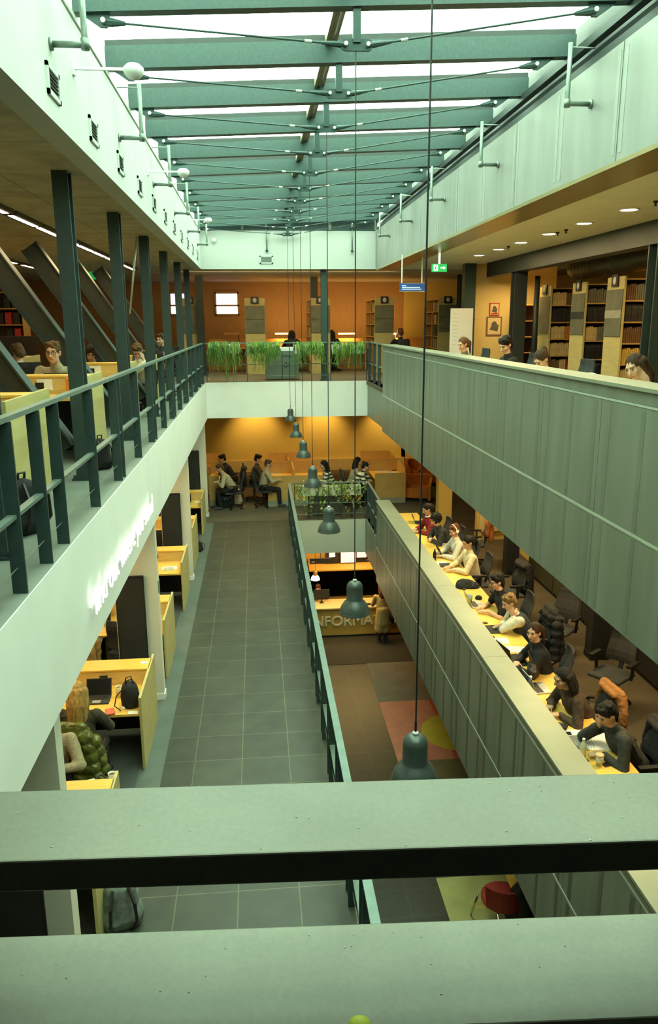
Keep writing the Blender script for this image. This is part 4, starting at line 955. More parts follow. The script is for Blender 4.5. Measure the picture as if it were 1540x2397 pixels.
# ================================================================ far study desks on the first floor
def unit(label, x0, x1, y, rowl):
    pass
FAR = [  # name, x0, x1, front Y, sides
 ('plywood study carrel at the far left wall, front row', -1.5, -1.19, 22.7), ('plywood study carrel left of the centre lamps, front row', .24, 2.02, 22.45), ('plywood study carrel by the orange armchairs, front row', 3.45, 4.38, 22.5),
 ('plywood study carrel at the far left wall, second row', -2.0, -1.19, 24.3), ('plywood study carrel behind the centre lamps, second row', .30, 1.75, 24.1), ('plywood study carrel by the armchairs, second row', 3.4, 4.38, 24.1)]
FP = mat('far_plywood', (.58, .36, .11), .5, 0, .1, 3)
for lb, x0, x1, y in FAR:
    t = thing('study_carrel', lb, 'study carrel', ((x0 + x1) / 2, y, L1), 0, 'far study carrels'); w = (x1 - x0) / 2
    MB().box(-w, w, 0, .03, .17, .92).build('front_panel', FP, t); MB().box(-w, w, .005, .025, 0, .17).build('plinth', mat('plinth_grey', (.30, .32, .24), .6, 0, .05), t)
    MB().box(-w, w, .03, 1.35, .71, .74).build('desk_top', DESKY, t)
    MB().box(-w, w, 1.35, 1.38, 0, 1.12).build('back_panel', FP, t)
    if w > .5 and lb.find('centre') > 0: MB().box(-.02 - w * .12, .02 - w * .12, .03, 1.35, .74, 1.10).build('divider', FP, t)
    elif w > .4: MB().box(w - .03, w, .03, 1.35, 0, 1.08).build('divider', FP, t)
FG = 'readers at the far study desks'
KF = dict(group=FG, voxel=.014)
sit('person in beige shirt at the far left carrel, head down', (515, 1096), 92, 'beige', ('thick', LBR), lean=30, look=(0, 25), clabel='black chair under the beige shirt person at the far left', **KF)
sit('person in black jacket at the far left carrel, second row', (520, 1074), 92, 'black', ('thick', BLK), lean=26, look=(10, 15), clabel='black chair under the black jacket person at the far left', **KF)
sit('person in dark olive jumper facing right, second row left of centre', (604, 1074), -90, 'dgrey', ('thick', BLK), lean=10, look=(0, 18), clabel='black chair draped in black under the dark olive jumper person', **KF)
sit('person in cream shirt facing right at the front centre carrel', (628, 1086), -85, 'beige', ('short', LBR), lean=12, look=(-18, 14), clabel='black chair under the cream shirt person', **KF)
sit('person in striped jersey facing left with long dark hair', (757, 1088), 90, 'stripe', ('long', BLK), lean=22, look=(4, 16), clabel='black chair under the long haired striped jersey person', **KF)
sit('person with long dark hair and pale top facing right, second row', (838, 1080), -90, 'beige', ('long', BLK), lean=16, look=(0, 10), clabel='black chair under the pale top person facing right', **KF)
sit('person in bold striped jersey bent over the front right carrel', (856, 1092), -95, 'stripe2', ('bun', BLK), lean=30, look=(0, 20), hands=('cheek', 'type'), clabel='black chair under the bold striped jersey person', **KF)
jk = [c for c in bpy.data.objects if c.name.startswith('office_chair') and 'dark olive' in c.get('label', '')][0]
jacket('long black coat over the chair of the dark olive jumper person', jk.location, jk.rotation_euler.z, BLACKF, name='coat')
t = thing('tote_bag', 'dark blue tote bag with white letters hung on the far left chair', 'bag', aty(528, 1186, 22.55) + Vector((0, 0, .02)))
t.location.z = L1; MB().prism([(-.19, -.05, .02), (.19, -.05, .02), (.17, -.03, .62), (-.17, -.03, .62)], (0, .10, 0)).build('bag_body', mat('dark_blue_canvas', (.01, .03, .05), .9, 0, .2), t)
for sd in (-1, 1): MB().tube([(-.08, sd * .03, .60), (-.07, sd * .03, .86), (.07, sd * .03, .86), (.08, sd * .03, .60)], .010, 6).build('strap', BLACKF, t)
tm = obj('printed_letters', text_mesh("r'th*", .17, .0), mat('print_pale_blue', (.35, .50, .58), .8, 0, 0), t); tm.rotation_euler = (PI / 2, 0, 0); tm.location = (-.15, -.056, .22)
backpack('white and black rucksack hanging beside the far left chair', (aty(552, 1150, 22.9).x, 22.9, L1), 2.5, mat('white_canvas', (.6, .58, .42), .8, 0, .2), 1.2)
for k, (u, v, a) in enumerate(((655, 1103, .3), (668, 1104, 1.2), (712, 1103, -1.4), (905, 1098, -1.5), (925, 1100, .4))):
    laptop(['laptop beside the cream shirt person', 'dark laptop against the divider at the centre carrel', 'laptop before the long haired striped jersey person', 'laptop amid papers at the front right carrel', 'open dark laptop near the corner of the front right carrel'][k], atz(u, v, L1 + .742), a, CHARC, 105)
for k, (u, v) in enumerate(((893, 1102), (912, 1105), (645, 1108))):
    paper(['white sheets on the front right carrel, left of the laptops', 'white sheets on the front right carrel near its edge', 'white sheet before the cream shirt person'][k], atz(u, v, L1 + .743), .2 * k, .3, .3)
def armchair(label, u, v, rz, m, s=1.0):
    t = thing('armchair', label, 'armchair', atz(u, v, L1), rz, 'orange armchairs')
    b = MB(); n = 14
    for i in range(n):
        a0, a1 = PI * (-.08 + 1.16 * i / n), PI * (-.08 + 1.16 * (i + 1) / n)
        q = lambda a, r, z: (r * math.cos(a), r * math.sin(a), z); hh = lambda a: .50 + .26 * max(0, math.sin(a))
        b.hexa([q(a0, .30, .1), q(a0, .40, .1), q(a1, .40, .1), q(a1, .30, .1)], [q(a0, .31, hh(a0)), q(a0, .42, hh(a0)), q(a1, .42, hh(a1)), q(a1, .31, hh(a1))])
    b.build('shell', m, t); MB().lathe([(.30, .12), (.32, .2), (.32, .38), (.29, .42), (.01, .43)], n=20).build('seat_cushion', m, t, True); MB().lathe([(.3, 0), (.3, .1)], n=20).build('base', BLACK, t); t.scale = (s, s, s)
OR = mat('orange_felt', (.55, .17, .02), .9, 0, .1)
t = thing('armchair', 'square orange armchair beside the far right carrel', 'armchair', (4.83, 22.85, L1), -.3, 'orange armchairs')
MB().box(-.34, .34, -.3, .3, .1, .42).build('seat_cushion', OR, t, False, .03)
for sd in (-1, 1): MB().hexa([(sd * .34, -.34, .06), (sd * .42, -.34, .06), (sd * .42, .34, .06), (sd * .34, .34, .06)], [(sd * .34, -.34, .52), (sd * .42, -.34, .52), (sd * .42, .34, .68), (sd * .34, .34, .68)]).build('arm', mat('orange_ply', (.6, .3, .06), .6, 0, .1), t)
MB().box(-.42, .42, .28, .38, .06, .74).build('back', OR, t, False, .02); MB().box(-.38, .38, -.3, .34, 0, .06).build('base', BLACK, t)
armchair('round orange armchair behind the square one', 975, 1128, .6, OR, 1.0); armchair('round orange armchair nearest the right wall', 1000, 1135, -.6, OR, .95)
# planter box with trailing plant and trolley behind the far lower railing
LEAF = mat('trailing_leaf', (.16, .28, .045), .55, 0, .5, 6); LEAFY = mat('leaf_yellow_green', (.45, .50, .12), .55, 0, .3, 6)
def leafy(name, pts, m, rnd, size=.05, parent=None):
    b = MB()
    for p in pts:
        n_ = Vector((rnd.uniform(-1, 1), rnd.uniform(-1, .3), rnd.uniform(-.3, 1))).normalized(); a = n_.cross(Vector((0, 0, 1))).normalized(); c_ = n_.cross(a); s = size * rnd.uniform(.6, 1.3); p = Vector(p)
        b.add([p - c_ * s, p + a * s * .6 - c_ * .2 * s, p + c_ * s + n_ * .01, p - a * s * .6 - c_ * .2 * s, p + n_ * s * .25], [(0, 1, 4), (1, 2, 4), (2, 3, 4), (3, 0, 4)])
    return b.build(name, m, parent)
rnd = random.Random(11)
t = thing('planter', 'pale trough planter with trailing ivy on the far lower railing', 'planter', (1.95, 20.90, L1)); tr = MB(); tr.box(-.85, .85, -.11, .11, .66, .92); tr.build('trough', mat('trough_pale', (.55, .57, .42), .6, 0, .05), t)
for sx in (-.6, .6): MB().box(sx - .02, sx + .02, -.02, .02, 0, .66).build('leg', FRAMED, t)
pts = []; vines = MB()
for i in range(46):
    x = rnd.uniform(-.9, .9); L = rnd.uniform(.1, .35) if rnd.random() < .72 else rnd.uniform(.4, .85); x += (-.35 if x < -.5 else 0) * rnd.random(); pl = []
    for j in range(8):
        f = j / 7; q = (x + .10 * math.sin(f * 4 + i), -.13 - .03 * math.sin(i), .95 - L * f); pl.append(q)
        if rnd.random() < .85: pts.append((q[0] + rnd.uniform(-.03, .03), q[1] - .02, q[2]))
    vines.tube(pl, .004, 5)
for i in range(70): pts.append((rnd.uniform(-.85, .85), rnd.uniform(-.1, .1), .92 + rnd.uniform(0, .14)))
leafy('leaves', pts[::2], LEAF, rnd, .05, t); leafy('yellow_leaves', pts[1::2], LEAFY, rnd, .045, t); vines.build('stems', LEAF, t)
t = thing('metal_bin', 'grey metal cabinet bin behind the far lower planter', 'bin', (1.86, 21.35, L1)); MB().box(-.42, .42, -.16, .2, .04, .66).build('body', mat('bin_grey', (.13, .15, .12), .4, .4, .1), t, False, .01)
MB().box(-.44, .44, -.18, .22, .66, .69).build('lid', FRAMED, t); MB().box(-.40, .40, -.14, .18, 0, .04).build('plinth', FRAMED, t); MB().box(-.01, .01, -.165, -.155, .06, .64).build('door_gap', FRAMED, t)
# ================================================================ first floor, left: bays of study carrels under the gallery
for k, y in enumerate((4.99, 10.45, 15.85, 21.4)):
    x1 = -1.46; s = struct('wall_left_pier_%d' % (k + 1), MB().box(-2.06, x1, y, y + .16, L1, 6.53), mat('pier_paint', (.74, .72, .60), .7, 0, .03, 2))
    MB().box(-2.07, x1 + .012, y - .012, y + .172, L1, L1 + .09).build('skirting', WHITE, s)
    t = thing('dark_board', ['dark board on the pier at the bottom left, under the foreground bar', 'tall dark board on the pier behind the blond person', 'tall dark board on the second visible pier', 'dark board on the farthest pier'][k], 'board', (-1.84, y - .02, L1), 0, 'dark boards on the left piers')
    MB().box(-.19, .19, -.03, .018, .10, 1.90).build('board', DARKB, t); MB().box(-.20, .20, -.035, -.028, 1.88, 1.905).box(-.20, -.188, -.035, -.028, .1, 1.9).box(.188, .20, -.035, -.028, .1, 1.9).build('edge_trim', BLACK, t)
p = atx(366, 1387, -1.455); o = MB().box(0, .012, -.05, .05, -.09, .09).build('wall_switch', mat('switch_grey', (.25, .28, .26), .5, 0, 0), None, False, .003); o.location = (-1.46, 10.52, p.z); tag(o, 'small grey switch plate on the end of the second pier', 'switch')
o = MB().lathe([(.05, 0), (.055, .02), (.04, .035), (.01, .04)], n=14).build('door_stop', mat('brass_brown', (.2, .12, .05), .4, .5, .1), None, True); o.location = (-1.458, 21.46, L1 + .2); o.rotation_euler = (0, PI / 2, 0); tag(o, 'small round brown knob low on the farthest pier', 'knob')
LB = ['plywood carrel with coffee cup at the bottom left, nearest', 'plywood carrel of the blond person with black bag', 'plywood carrel beyond the first tall pier', 'plywood carrel with white papers, third along the walkway', 'plywood carrel beyond the second tall pier', 'farthest plywood carrel along the walkway']
c0 = carrel(LB[1], (-2.06, 9.45, L1), 0, 1.12, -.83, .45)
copy(c0, (-2.06, 6.62, L1), 0, LB[0]); 
for k, y in enumerate((11.95, 14.85, 17.4, 20.3)): copy(c0, (-2.06, y, L1), 0, LB[k + 2])
c1 = carrel('plywood carrel deep under the left gallery with black cup', (-3.1, 12.35, L1), 0, 1.3, -.85, .45); copy(c1, (-3.2, 9.6, L1), 0, 'plywood carrel deep under the left gallery beside the blond person')
copy(c1, (-3.2, 15.2, L1), 0, 'plywood carrel deep under the left gallery, farthest one')
KL = dict(voxel=.010)
bl = sit('blond long haired person in dark green top seen from behind at a carrel', (182, 1622), -4, 'dgrey', ('back', BLO), lean=6, look=(8, 16), hands=('type', 'type'), clabel='black task chair under the blond person, green puffer on it', **KL)
jacket('glossy olive green puffer jacket over the blond person\'s chair', bl.location, bl.rotation_euler.z, mat('olive_puffer', (.10, .115, .022), .28, 0, .35, 8), True, name='puffer_jacket')
bg = sit('person in beige sweater at bottom left, mostly hidden by the white fascia', (112, 1690), 182, 'beige', ('short', BRN), lean=14, look=(0, 15), hands=('rest', 'rest'), clabel='black task chair under the beige sweater person at bottom left', **KL)
D4 = L1 + .742
def on4(u, v): return atz(u, v, D4)
t = thing('handbag', 'tall black bucket bag standing on the carrel desk', 'bag', on4(306, 1652), .3)
MB().lathe([(.085, 0), (.105, .02), (.115, .14), (.10, .24), (.075, .30), (.06, .30)], n=18).build('bag_body', BLACKF, t, True)
for s in (-1, 1): MB().tube([(-.05, s * .03, .28), (-.03, s * .04, .36), (.03, s * .04, .37), (.05, s * .03, .28)], .008, 8).build('handle', BLACK, t, True)
MB().tube([(-.09, -.05, .26), (-.17, -.08, .2), (-.20, -.09, .08), (-.13, -.08, .0)], .007, 6).build('strap', BLACK, t)
laptop('dark laptop before the blond person', on4(228, 1640), 0, CHARC, 112)
cup('clear cup with cream drink beside the black bucket bag', on4(279, 1632), mat('cream_drink', (.75, .62, .3), .4, 0, .05), .042, .15)
slab('pouch', 'coral red pouch at the edge of the blond person\'s desk', 'pouch', on4(258, 1668), .3, .10, .15, .025, mat('coral', (.70, .14, .09), .6, 0, .1), .008)
o = MB().lathe([(.028, 0), (.034, .008), (.02, .03), (.004, .034)], n=14).build('earphone_case', PAPER, None, True); o.location = on4(290, 1659); tag(o, 'small white round case on the blond person\'s desk', 'case')
paper('white seat card at the corner of the blond person\'s carrel', on4(312, 1668), 0, .12, .07)
slab('sign_card', 'small white card on top of the blond person\'s carrel ledge', 'card', Vector((-1.58, 9.62, L1 + .961)), 0, .09, .07, .004, PAPER)
cup('white paper cup at the bottom left carrel', on4(264, 1834), PAPER, .042, .12)
t = thing('headphones', 'black headphones lying at the bottom left carrel', 'headphones', on4(240, 1842), .4)
for s in (-1, 1): MB().ell((s * .05, 0, .04), (.03, .045, .04), 12, 8).build('ear_cup', BLACK, t, True)
MB().tube([(.055 * math.cos(a), .02 + .09 * math.sin(a), .05 + .02 * math.sin(a)) for a in [PI * i / 10 for i in range(11)]], .009, 8).build('band', BLACK, t, True)
paper('white sheet at the bottom left carrel before the beige sweater person', on4(200, 1846), .3)
paper('white papers on the third carrel along the walkway', on4(397, 1330), .1, .28, .2)
paper('loose sheet on the fifth carrel along the walkway', on4(465, 1175), .2, .2, .15, lines=False)
t = thing('travel_cup', 'black travel cup on the desk left of the tall dark board', 'cup', on4(255, 1462)); MB().lathe([(.035, 0), (.042, .18), (.043, .19), (.03, .20)], n=16).build('cup_body', BLACK, t, True); MB().lathe([(.03, .2), (.03, .21), (.01, .215)], n=14).build('lid', CHARC, t, True)
slab('notebook', 'small teal notebook below the black travel cup', 'notebook', on4(258, 1470), .3, .10, .14, .012, mat('teal_paper', (.25, .55, .42), .6, 0, 0))
for k, (x, y, a, lb) in enumerate(((-2.72, 11.05, .1, 'black task chair with tan coat left of the tall dark board'), (-2.05, 11.2, -.3, 'empty black chair at the carrel beyond the first pier'), (-2.3, 13.7, .1, 'empty black chair at the carrel with white papers'), (-2.2, 16.4, 0, 'empty black chair beyond the second pier'), (-2.2, 19.2, .2, 'empty black chair at the farthest walkway carrel'))):
    copy(CH[0], (x, y, L1), a, lb)
    if k == 0: jacket('tan trench coat over the chair left of the tall dark board', (x, y, L1), a, mat('tan_coat', (.40, .26, .09), .8, 0, .15, 8), long=.75, name='coat')
p = atx(397, 1325, -2.3)
slab('monitor_tablet', 'black tablet propped up on the fifth walkway carrel', 'tablet', Vector((-1.95, 20.05, D4)), 0, .3, .02, .22, BLACK)
backpack('grey rucksack on the walkway floor seen between the foreground bars', atz(286, 2165, L1), .3, mat('grey_canvas', (.16, .18, .16), .85, 0, .3, 14), 1.15)
backpack('small black bag on the floor beside the fourth walkway carrel', atz(468, 1290, L1), 1.2, BLACKF, .55)
carrel('plywood carrel under the foreground bars at the bottom left', (-2.06, 3.75, L1), 0, 1.12, -.83, .45)
# ================================================================ second floor, left gallery
G2 = ['plywood study carrel at the left edge of the upper gallery, nearest', 'plywood study carrel before the person with glasses', 'plywood study carrel behind the second gallery column', 'plywood study carrel, fourth along the left gallery', 'plywood study carrel, farthest along the left gallery']
YL = (6.95, 9.6, 12.6, 15.35, 18.1)
q = carrel(G2[0], (-2.56, YL[0], L2), 0, 1.12, -.60, .75, ply=PLYL)
for k in range(1, 5): copy(q, (-2.56, YL[k], L2), 0, G2[k])
q2 = carrel('plywood study carrel in the second row of the left gallery', (-5.0, 9.7, L2), 0, 1.3, -.6, .75); copy(q2, (-5.0, 12.6, L2), 0, 'plywood study carrel in the second row of the left gallery, middle'); copy(q2, (-5.0, 15.6, L2), 0, 'plywood study carrel in the second row of the left gallery, farthest')
for k, (y, lb) in enumerate(((9.6, 'white card stuck on the carrel panel before the person with glasses'), (12.6, 'white card stuck on the carrel panel behind the second gallery column'), (15.35, 'white card stuck on the fourth carrel of the left gallery'))):
    o = MB().box(-.09, .09, -.006, 0, -.065, .065).build('card', PAPER); o.location = (-2.52, y - .0015, L2 + .855); tag(o, lb, 'card')
KG = dict(floor=L2, voxel=.010)
gw = sit('person with glasses and tied back hair facing the camera from the left gallery', (124, 826), 178, 'beige', ('short', LBR), lean=34, look=(0, 4), hands=('rest', 'rest'), glasses=True, yh=10.2, scale=1.08, clabel='black task chair under the person with glasses', **KG)
ws = sit('person in white shirt with dark headphones seen from behind in the left gallery', (42, 828), 25, 'pale', ('short', LBR), lean=34, look=(20, 28), phones=CHARC, yh=11.6, clabel='black task chair under the white shirt person with headphones', **KG)
sit('person with short grey-brown hair looking down behind the second gallery column', (322, 822), 180, 'cream', ('short', LBR), lean=26, look=(0, 40), hands=('cheek', 'rest'), yh=14.4, clabel='black task chair under the person looking down in the left gallery', **KG)
sit('person in dark blue top between the third and fourth gallery columns', (377, 795), 150, 'navy', ('short', BRN), lean=8, look=(0, 10), yh=17.6, clabel='black task chair under the dark blue top person', **KG)
sit('person with curly hair and tan top right of the first tall gallery column', (212, 828), 170, 'khaki', ('curly', BRN), lean=22, look=(20, 25), yh=13.8, clabel='black task chair under the curly haired person in the left gallery', **KG)
backpack('black rucksack on the gallery floor behind the left railing', atz(62, 1248, L2), 1.0, BLACKF, 1.0)
backpack('black rucksack on the floor between gallery columns', atz(238, 1098, L2), .6, BLACKF, .8)
slab('travel_mug', 'orange drinking bottle beside the card before the person with glasses', 'bottle', Vector((-2.22, 9.48, L2 + .741)), 0, .05, .05, .2, mat('orange_bottle', (.7, .2, .02), .5, 0, 0), .012)
laptop('black laptop before the person with glasses', Vector((-2.5, 10.3, L2 + .742)), PI, BLACK, 105)
# dark bookcases deep in the left gallery
SHM = mat('shelf_oak', (.50, .30, .09), .55, 0, .1, 3)
def bookcase(label, loc, rz, w, d, h, rows, gap, group, plates=True, ends=(-1,), nsec=1):
    """front faces -Y; end panels on x sides carry the plates"""
    t = thing('bookcase', label, 'bookcase', loc, rz, group)
    for s in (-1, 1): MB().box(s * w / 2 - .02, s * w / 2 + .02, 0, d, 0, h).build('side_panel', SHM if s not in ends else PLYL, t)
    for k in range(nsec + 1): 
        if 0 < k < nsec: MB().box(-w / 2 + k * w / nsec - .012, -w / 2 + k * w / nsec + .012, .01, d - .01, .05, h - .04).build('upright', SHM, t)
    for r in range(rows): MB().box(-w / 2 + .02, w / 2 - .02, .01, d - .01, h - .04 - r * gap - .025, h - .04 - r * gap).build('shelf', SHM, t)
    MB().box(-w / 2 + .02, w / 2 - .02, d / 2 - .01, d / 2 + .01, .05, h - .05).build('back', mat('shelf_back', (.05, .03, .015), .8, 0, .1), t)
    return t
PLT = mat('shelf_plate', (.155, .16, .11), .55, .2, .2, 5); DISC = mat('sign_disc', (.62, .60, .5), .6, 0, 0)
def endsign(parent, x, y0, y1, h, sgn, axis='x', strip=False):
    """grey plates, and a black board with a round emblem on an end panel"""
    m = (y0 + y1) / 2; w = (y1 - y0) * .96 / 2
    def bx(a, b, c0, c1, z0, z1):
        return MB().box(x + sgn * a, x + sgn * b, c0, c1, z0, z1) if axis == 'x' else MB().box(c0, c1, x + sgn * a, x + sgn * b, z0, z1)
    for z0, z1 in ((h - .62, h - .22), (h - 1.04, h - .635)): bx(.021, .035, m - w, m + w, z0, z1).build('plate', PLT, parent)
    sg = bx(.021, .05, m - .12, m + .12, h - .17, h + .04).build('sign_board', BLACK, parent)
    c = (x + sgn * .052, m, h - .065) if axis == 'x' else (m, x + sgn * .052, h - .065)
    e = MB().ell(c, (.004, .06, .068) if axis == 'x' else (.06, .004, .068), 16, 10); e.build('sign_disc', DISC, sg, True)
BOOKM = {n: mat('book_' + n, c, .6, 0, .15, 12) for n, c in dict(cream=(.60, .45, .20), orange=(.55, .20, .03), black=(.014, .014, .014), red=(.35, .02, .015), brown=(.16, .08, .03), grey=(.16, .15, .11), yellow=(.62, .42, .08), green=(.05, .08, .03)).items()}
_bm = {}
def book(loc, rz, m, w, d, h, label, group, name='book', tilt=0):
    k = (round(w, 3), round(d, 2), round(h, 2), name)
    if k not in _bm:
        b = MB()
        if name == 'book':   # rounded spine towards -Y, covers and pages
            pts = [(-w / 2, .012), (-w / 2 + w * .2, .002), (0, 0), (w / 2 - w * .2, .002), (w / 2, .012), (w / 2, d), (-w / 2, d)]
            b.prism([(x, y, 0) for x, y in pts], (0, 0, h))
            for z in (.15, .75): b.prism([(-w / 2 * .9, -.001, h * z), (w / 2 * .9, -.001, h * z), (w / 2 * .9, .004, h * z), (-w / 2 * .9, .004, h * z)], (0, 0, h * .04))
        else:                # magazine file: sloping top edge and finger hole ring
            b.prism([(-w / 2, 0, 0), (-w / 2, d, 0), (-w / 2, d, h), (-w / 2, .06, h), (-w / 2, 0, h * .8)], (w, 0, 0)); b.tube([(.02 * math.cos(a), -.003, h * .3 + .02 * math.sin(a)) for a in [2 * PI * i / 10 for i in range(11)]], .003, 5)
        me = b.mesh(name); me.materials.append(BOOKM['cream']); _bm[k] = me
    o = bpy.data.objects.new(name, _bm[k]); COL.objects.link(o); o.location = loc; o.rotation_euler = (0, tilt, rz)
    o.material_slots[0].link = 'OBJECT'; o.material_slots[0].material = BOOKM[m]
    tag(o, label, 'book' if name == 'book' else 'box file', group); return o
rb = random.Random(5)
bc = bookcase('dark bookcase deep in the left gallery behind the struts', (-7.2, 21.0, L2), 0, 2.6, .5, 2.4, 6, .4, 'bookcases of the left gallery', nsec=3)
for r in range(1, 6):
    z = L2 + 2.4 - .04 - r * .4 + .001
    for i in range(12):
        if rb.random() < .2: continue
        book((-8.3 + i * .2 + .02, 21.03, z), 0, 'black' if rb.random() < .8 else 'red', .15, .2, .30, 'black box file in the dark bookcase deep in the left gallery', 'box files deep in the left gallery', 'box_file')
slab('display_board', 'black board standing behind the white shirt person', 'board', Vector((-5.1, 17.2, L2)), 0, 1.0, .05, 1.32, BLACK)
# ================================================================ second floor, far gallery
FB = [('far bookcase end at the left of the planters', 427, 470), ('far bookcase end behind the left planters', 575, 622), ('far bookcase end half hidden by the far column', 727, 773), ('far bookcase end right of the far column', 876, 921), ('far bookcase end beside the whiteboard', 1024, 1066)]
for k, (lb, u0, u1) in enumerate(FB):
    a, b = aty(u0, 800, 24.6), aty(u1, 800, 24.6); w = b.x - a.x; xm = (a.x + b.x) / 2; H = 2.3; D = 2.0
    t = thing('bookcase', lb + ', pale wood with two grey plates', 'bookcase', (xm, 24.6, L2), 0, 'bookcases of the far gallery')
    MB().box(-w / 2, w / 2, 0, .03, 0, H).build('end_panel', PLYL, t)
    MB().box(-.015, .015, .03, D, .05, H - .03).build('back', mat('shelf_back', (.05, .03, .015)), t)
    for r in range(6): MB().box(-w / 2 + .01, w / 2 - .01, .03, D, H - .06 - r * .38, H - .035 - r * .38).build('shelf', SHM, t)
    for y in (1.0, 2.0): MB().box(-w / 2 + .005, w / 2 - .005, y - .025, y, 0, H - .02).build('upright', SHM, t)
    endsign(t, .0, -w / 2, w / 2, H, -1, 'y')
    side = 1 if xm < .5 else -1
    for r in range(1, 5):
        for i in range(9):
            if rb.random() < .25: continue
            m_ = rb.choice(['brown', 'black', 'grey', 'cream', 'orange', 'green'])
            book((xm + side * (w / 2 - .02), 24.72 + i * .095, L2 + H - .035 - r * .38 + .001), PI / 2 if side > 0 else -PI / 2, m_, .06, .2, .27, '%s book on the side shelves of the %s' % (m_, lb.replace('far bookcase end', 'far bookcase')), 'books on the far gallery shelves')
FD = mat('far_desk_ply', (.60, .34, .09), .5, 0, .1, 3); GLOW = mat('lamp_glow', (1, .8, .4), .5, 0, 0, emit=(1.0, .62, .16), es=7)
for k, (u0, u1, lb) in enumerate(((490, 620, 'long reading desk below the lit window'), (622, 720, 'long reading desk with the lit lamp left of the far column'), (772, 850, 'long reading desk with the lit lamp right of the far column'), (925, 990, 'reading desk before the person in black jacket'))):
    a, b = aty(u0, 790, 26.9), aty(u1, 790, 26.9); w = (b.x - a.x) / 2; xm = (a.x + b.x) / 2
    t = thing('reading_desk', lb, 'desk', (xm, 26.9, L2), 0, 'reading desks along the far wall'); MB().box(-w, w, -.65, .02, .72, .75).build('desk_top', FD, t); MB().box(-w, w, .02, .05, 0, 1.04).build('back_panel', FD, t)
    for s in (-1, 1): MB().box(s * w - .02, s * w + .02, -.6, .02, 0, .72).build('leg', FD, t)
    lx = {0: (525, 560), 1: (644, 684), 2: (792, 832), 3: (921, 927)}[k]; p0, p1 = aty(lx[0], 783, 26.8), aty(lx[1], 783, 26.8)
    l = thing('desk_lamp', ['unlit desk lamp bar below the lit window', 'glowing desk lamp bar left of the far column', 'glowing desk lamp bar right of the far column', 'small glowing lamp left of the person in black jacket'][k], 'lamp', ((p0.x + p1.x) / 2, 26.8, L2 + .75), 0, 'desk lamps of the far gallery'); hw = (p1.x - p0.x) / 2; z = p0.z - L2 - .75
    MB().box(-hw, hw, -.06, .06, z, z + .05).build('shade', GLOW if k else FD, l); MB().tube([(hw - .02, .03, 0), (hw - .02, .03, z)], .012, 6).build('stem', FRAMED, l); MB().box(hw - .08, hw + .04, -.05, .08, 0, .012).build('base', FRAMED, l)
    if k: area('lamp_under', ((p0.x + p1.x) / 2, 26.8, p0.z - .02), max(.1, hw * 2), .08, 7, (1, .6, .18)); area('lamp_over', ((p0.x + p1.x) / 2, 26.95, p0.z + .08), max(.1, hw * 2), .06, 11, (1, .58, .16), (PI * .8, 0, 0))
KB = dict(floor=L2, voxel=.014)
sit('dark silhouetted long haired person at the lit desk left of the far column', (683, 783), 0, 'black', ('long', BLK), lean=22, look=(-10, 10), yh=26.0, clabel='black chair under the silhouetted person left of the far column', **KB)
sit('dark silhouetted person half hidden by the right edge of the far column', (776, 782), 0, 'black', ('long', BLK), lean=22, look=(0, 10), yh=26.0, clabel='black chair under the silhouetted person behind the far column', **KB)
sit('person in black jacket with short hair seen from behind in the far gallery', (937, 779), 5, 'black', ('short', RED), lean=8, look=(0, 12), yh=24.2, clabel='black chair under the person in black jacket in the far gallery', phones=PAPER, **KB)
# hanging plants on the far railing
G_A = mat('hanging_green', (.075, .19, .022), .6, 0, .5, 5); G_B = mat('hanging_yellow_green', (.22, .31, .04), .6, 0, .4, 5)
rp = random.Random(21)
for k, (u0, u1, lb, ln, n) in enumerate(((487, 562, 'white trough with the longest hanging plant, far left', .85, 95), (577, 655, 'white trough with dense hanging plant, second from the left', .68, 90), (686, 758, 'white trough with hanging plant left of the far column', .60, 75), (776, 853, 'white trough with sparser hanging plant right of the far column', .68, 60))):
    a, b = aty(u0, 806, 21.3), aty(u1, 826, 21.3); w = (b.x - a.x) / 2; xm = (a.x + b.x) / 2
    t = thing('hanging_planter', lb + ' end', 'planter', (xm, 21.3, a.z - .25), 0, 'planters on the far upper railing'); t['label'] = lb
    MB().hexa([(-w + .02, -.08, 0), (w - .02, -.08, 0), (w - .02, .10, 0), (-w + .02, .10, 0)], [(-w, -.10, .24), (w, -.10, .24), (w, .11, .24), (-w, .11, .24)]).build('trough', mat('trough_white', (.62, .66, .56), .6, 0, .05), t)
    MB().box(-w, w, .11, .16, .1, .24).build('hook', FRAMED, t)
    A_, B_ = MB(), MB()
    for i in range(n):
        x = rp.uniform(-w * .97, w * .97); c_ = .5 + .5 * math.sin(x * 9 + k * 2); L = (ln * (.45 + .75 * rp.random()) * (.55 + .45 * c_)) if rp.random() < .75 else .15
        if k == 0 and rp.random() < .3: L *= 1.35
        x2 = x + rp.uniform(-.10, .10); out = rp.uniform(.04, .13); pts = [(x, -.02, .22), (x + .2 * (x2 - x), -.06 - out * .3, .27 + rp.uniform(0, .06))]
        for j in range(1, 7): f = j / 6; pts.append((x + (x2 - x) * f + .012 * math.sin(j * 2.1 + i), -.10 - out * (1 - .4 * f) , .25 - L * f))
        m_ = A_ if rp.random() < .68 else B_
        m_.tube(pts, [.008, .010, .009, .009, .008, .008, .007, .003], 5)
        for j in range(3, 7):
            if rp.random() < .45: e = Vector(pts[j]); m_.tube([e, e + Vector((rp.uniform(-.05, .05), -.015, -.06)), e + Vector((rp.uniform(-.07, .07), -.02, -.13))], [.006, .005, .002], 4)
    A_.build('foliage', G_A, t); B_.build('light_foliage', G_B, t)
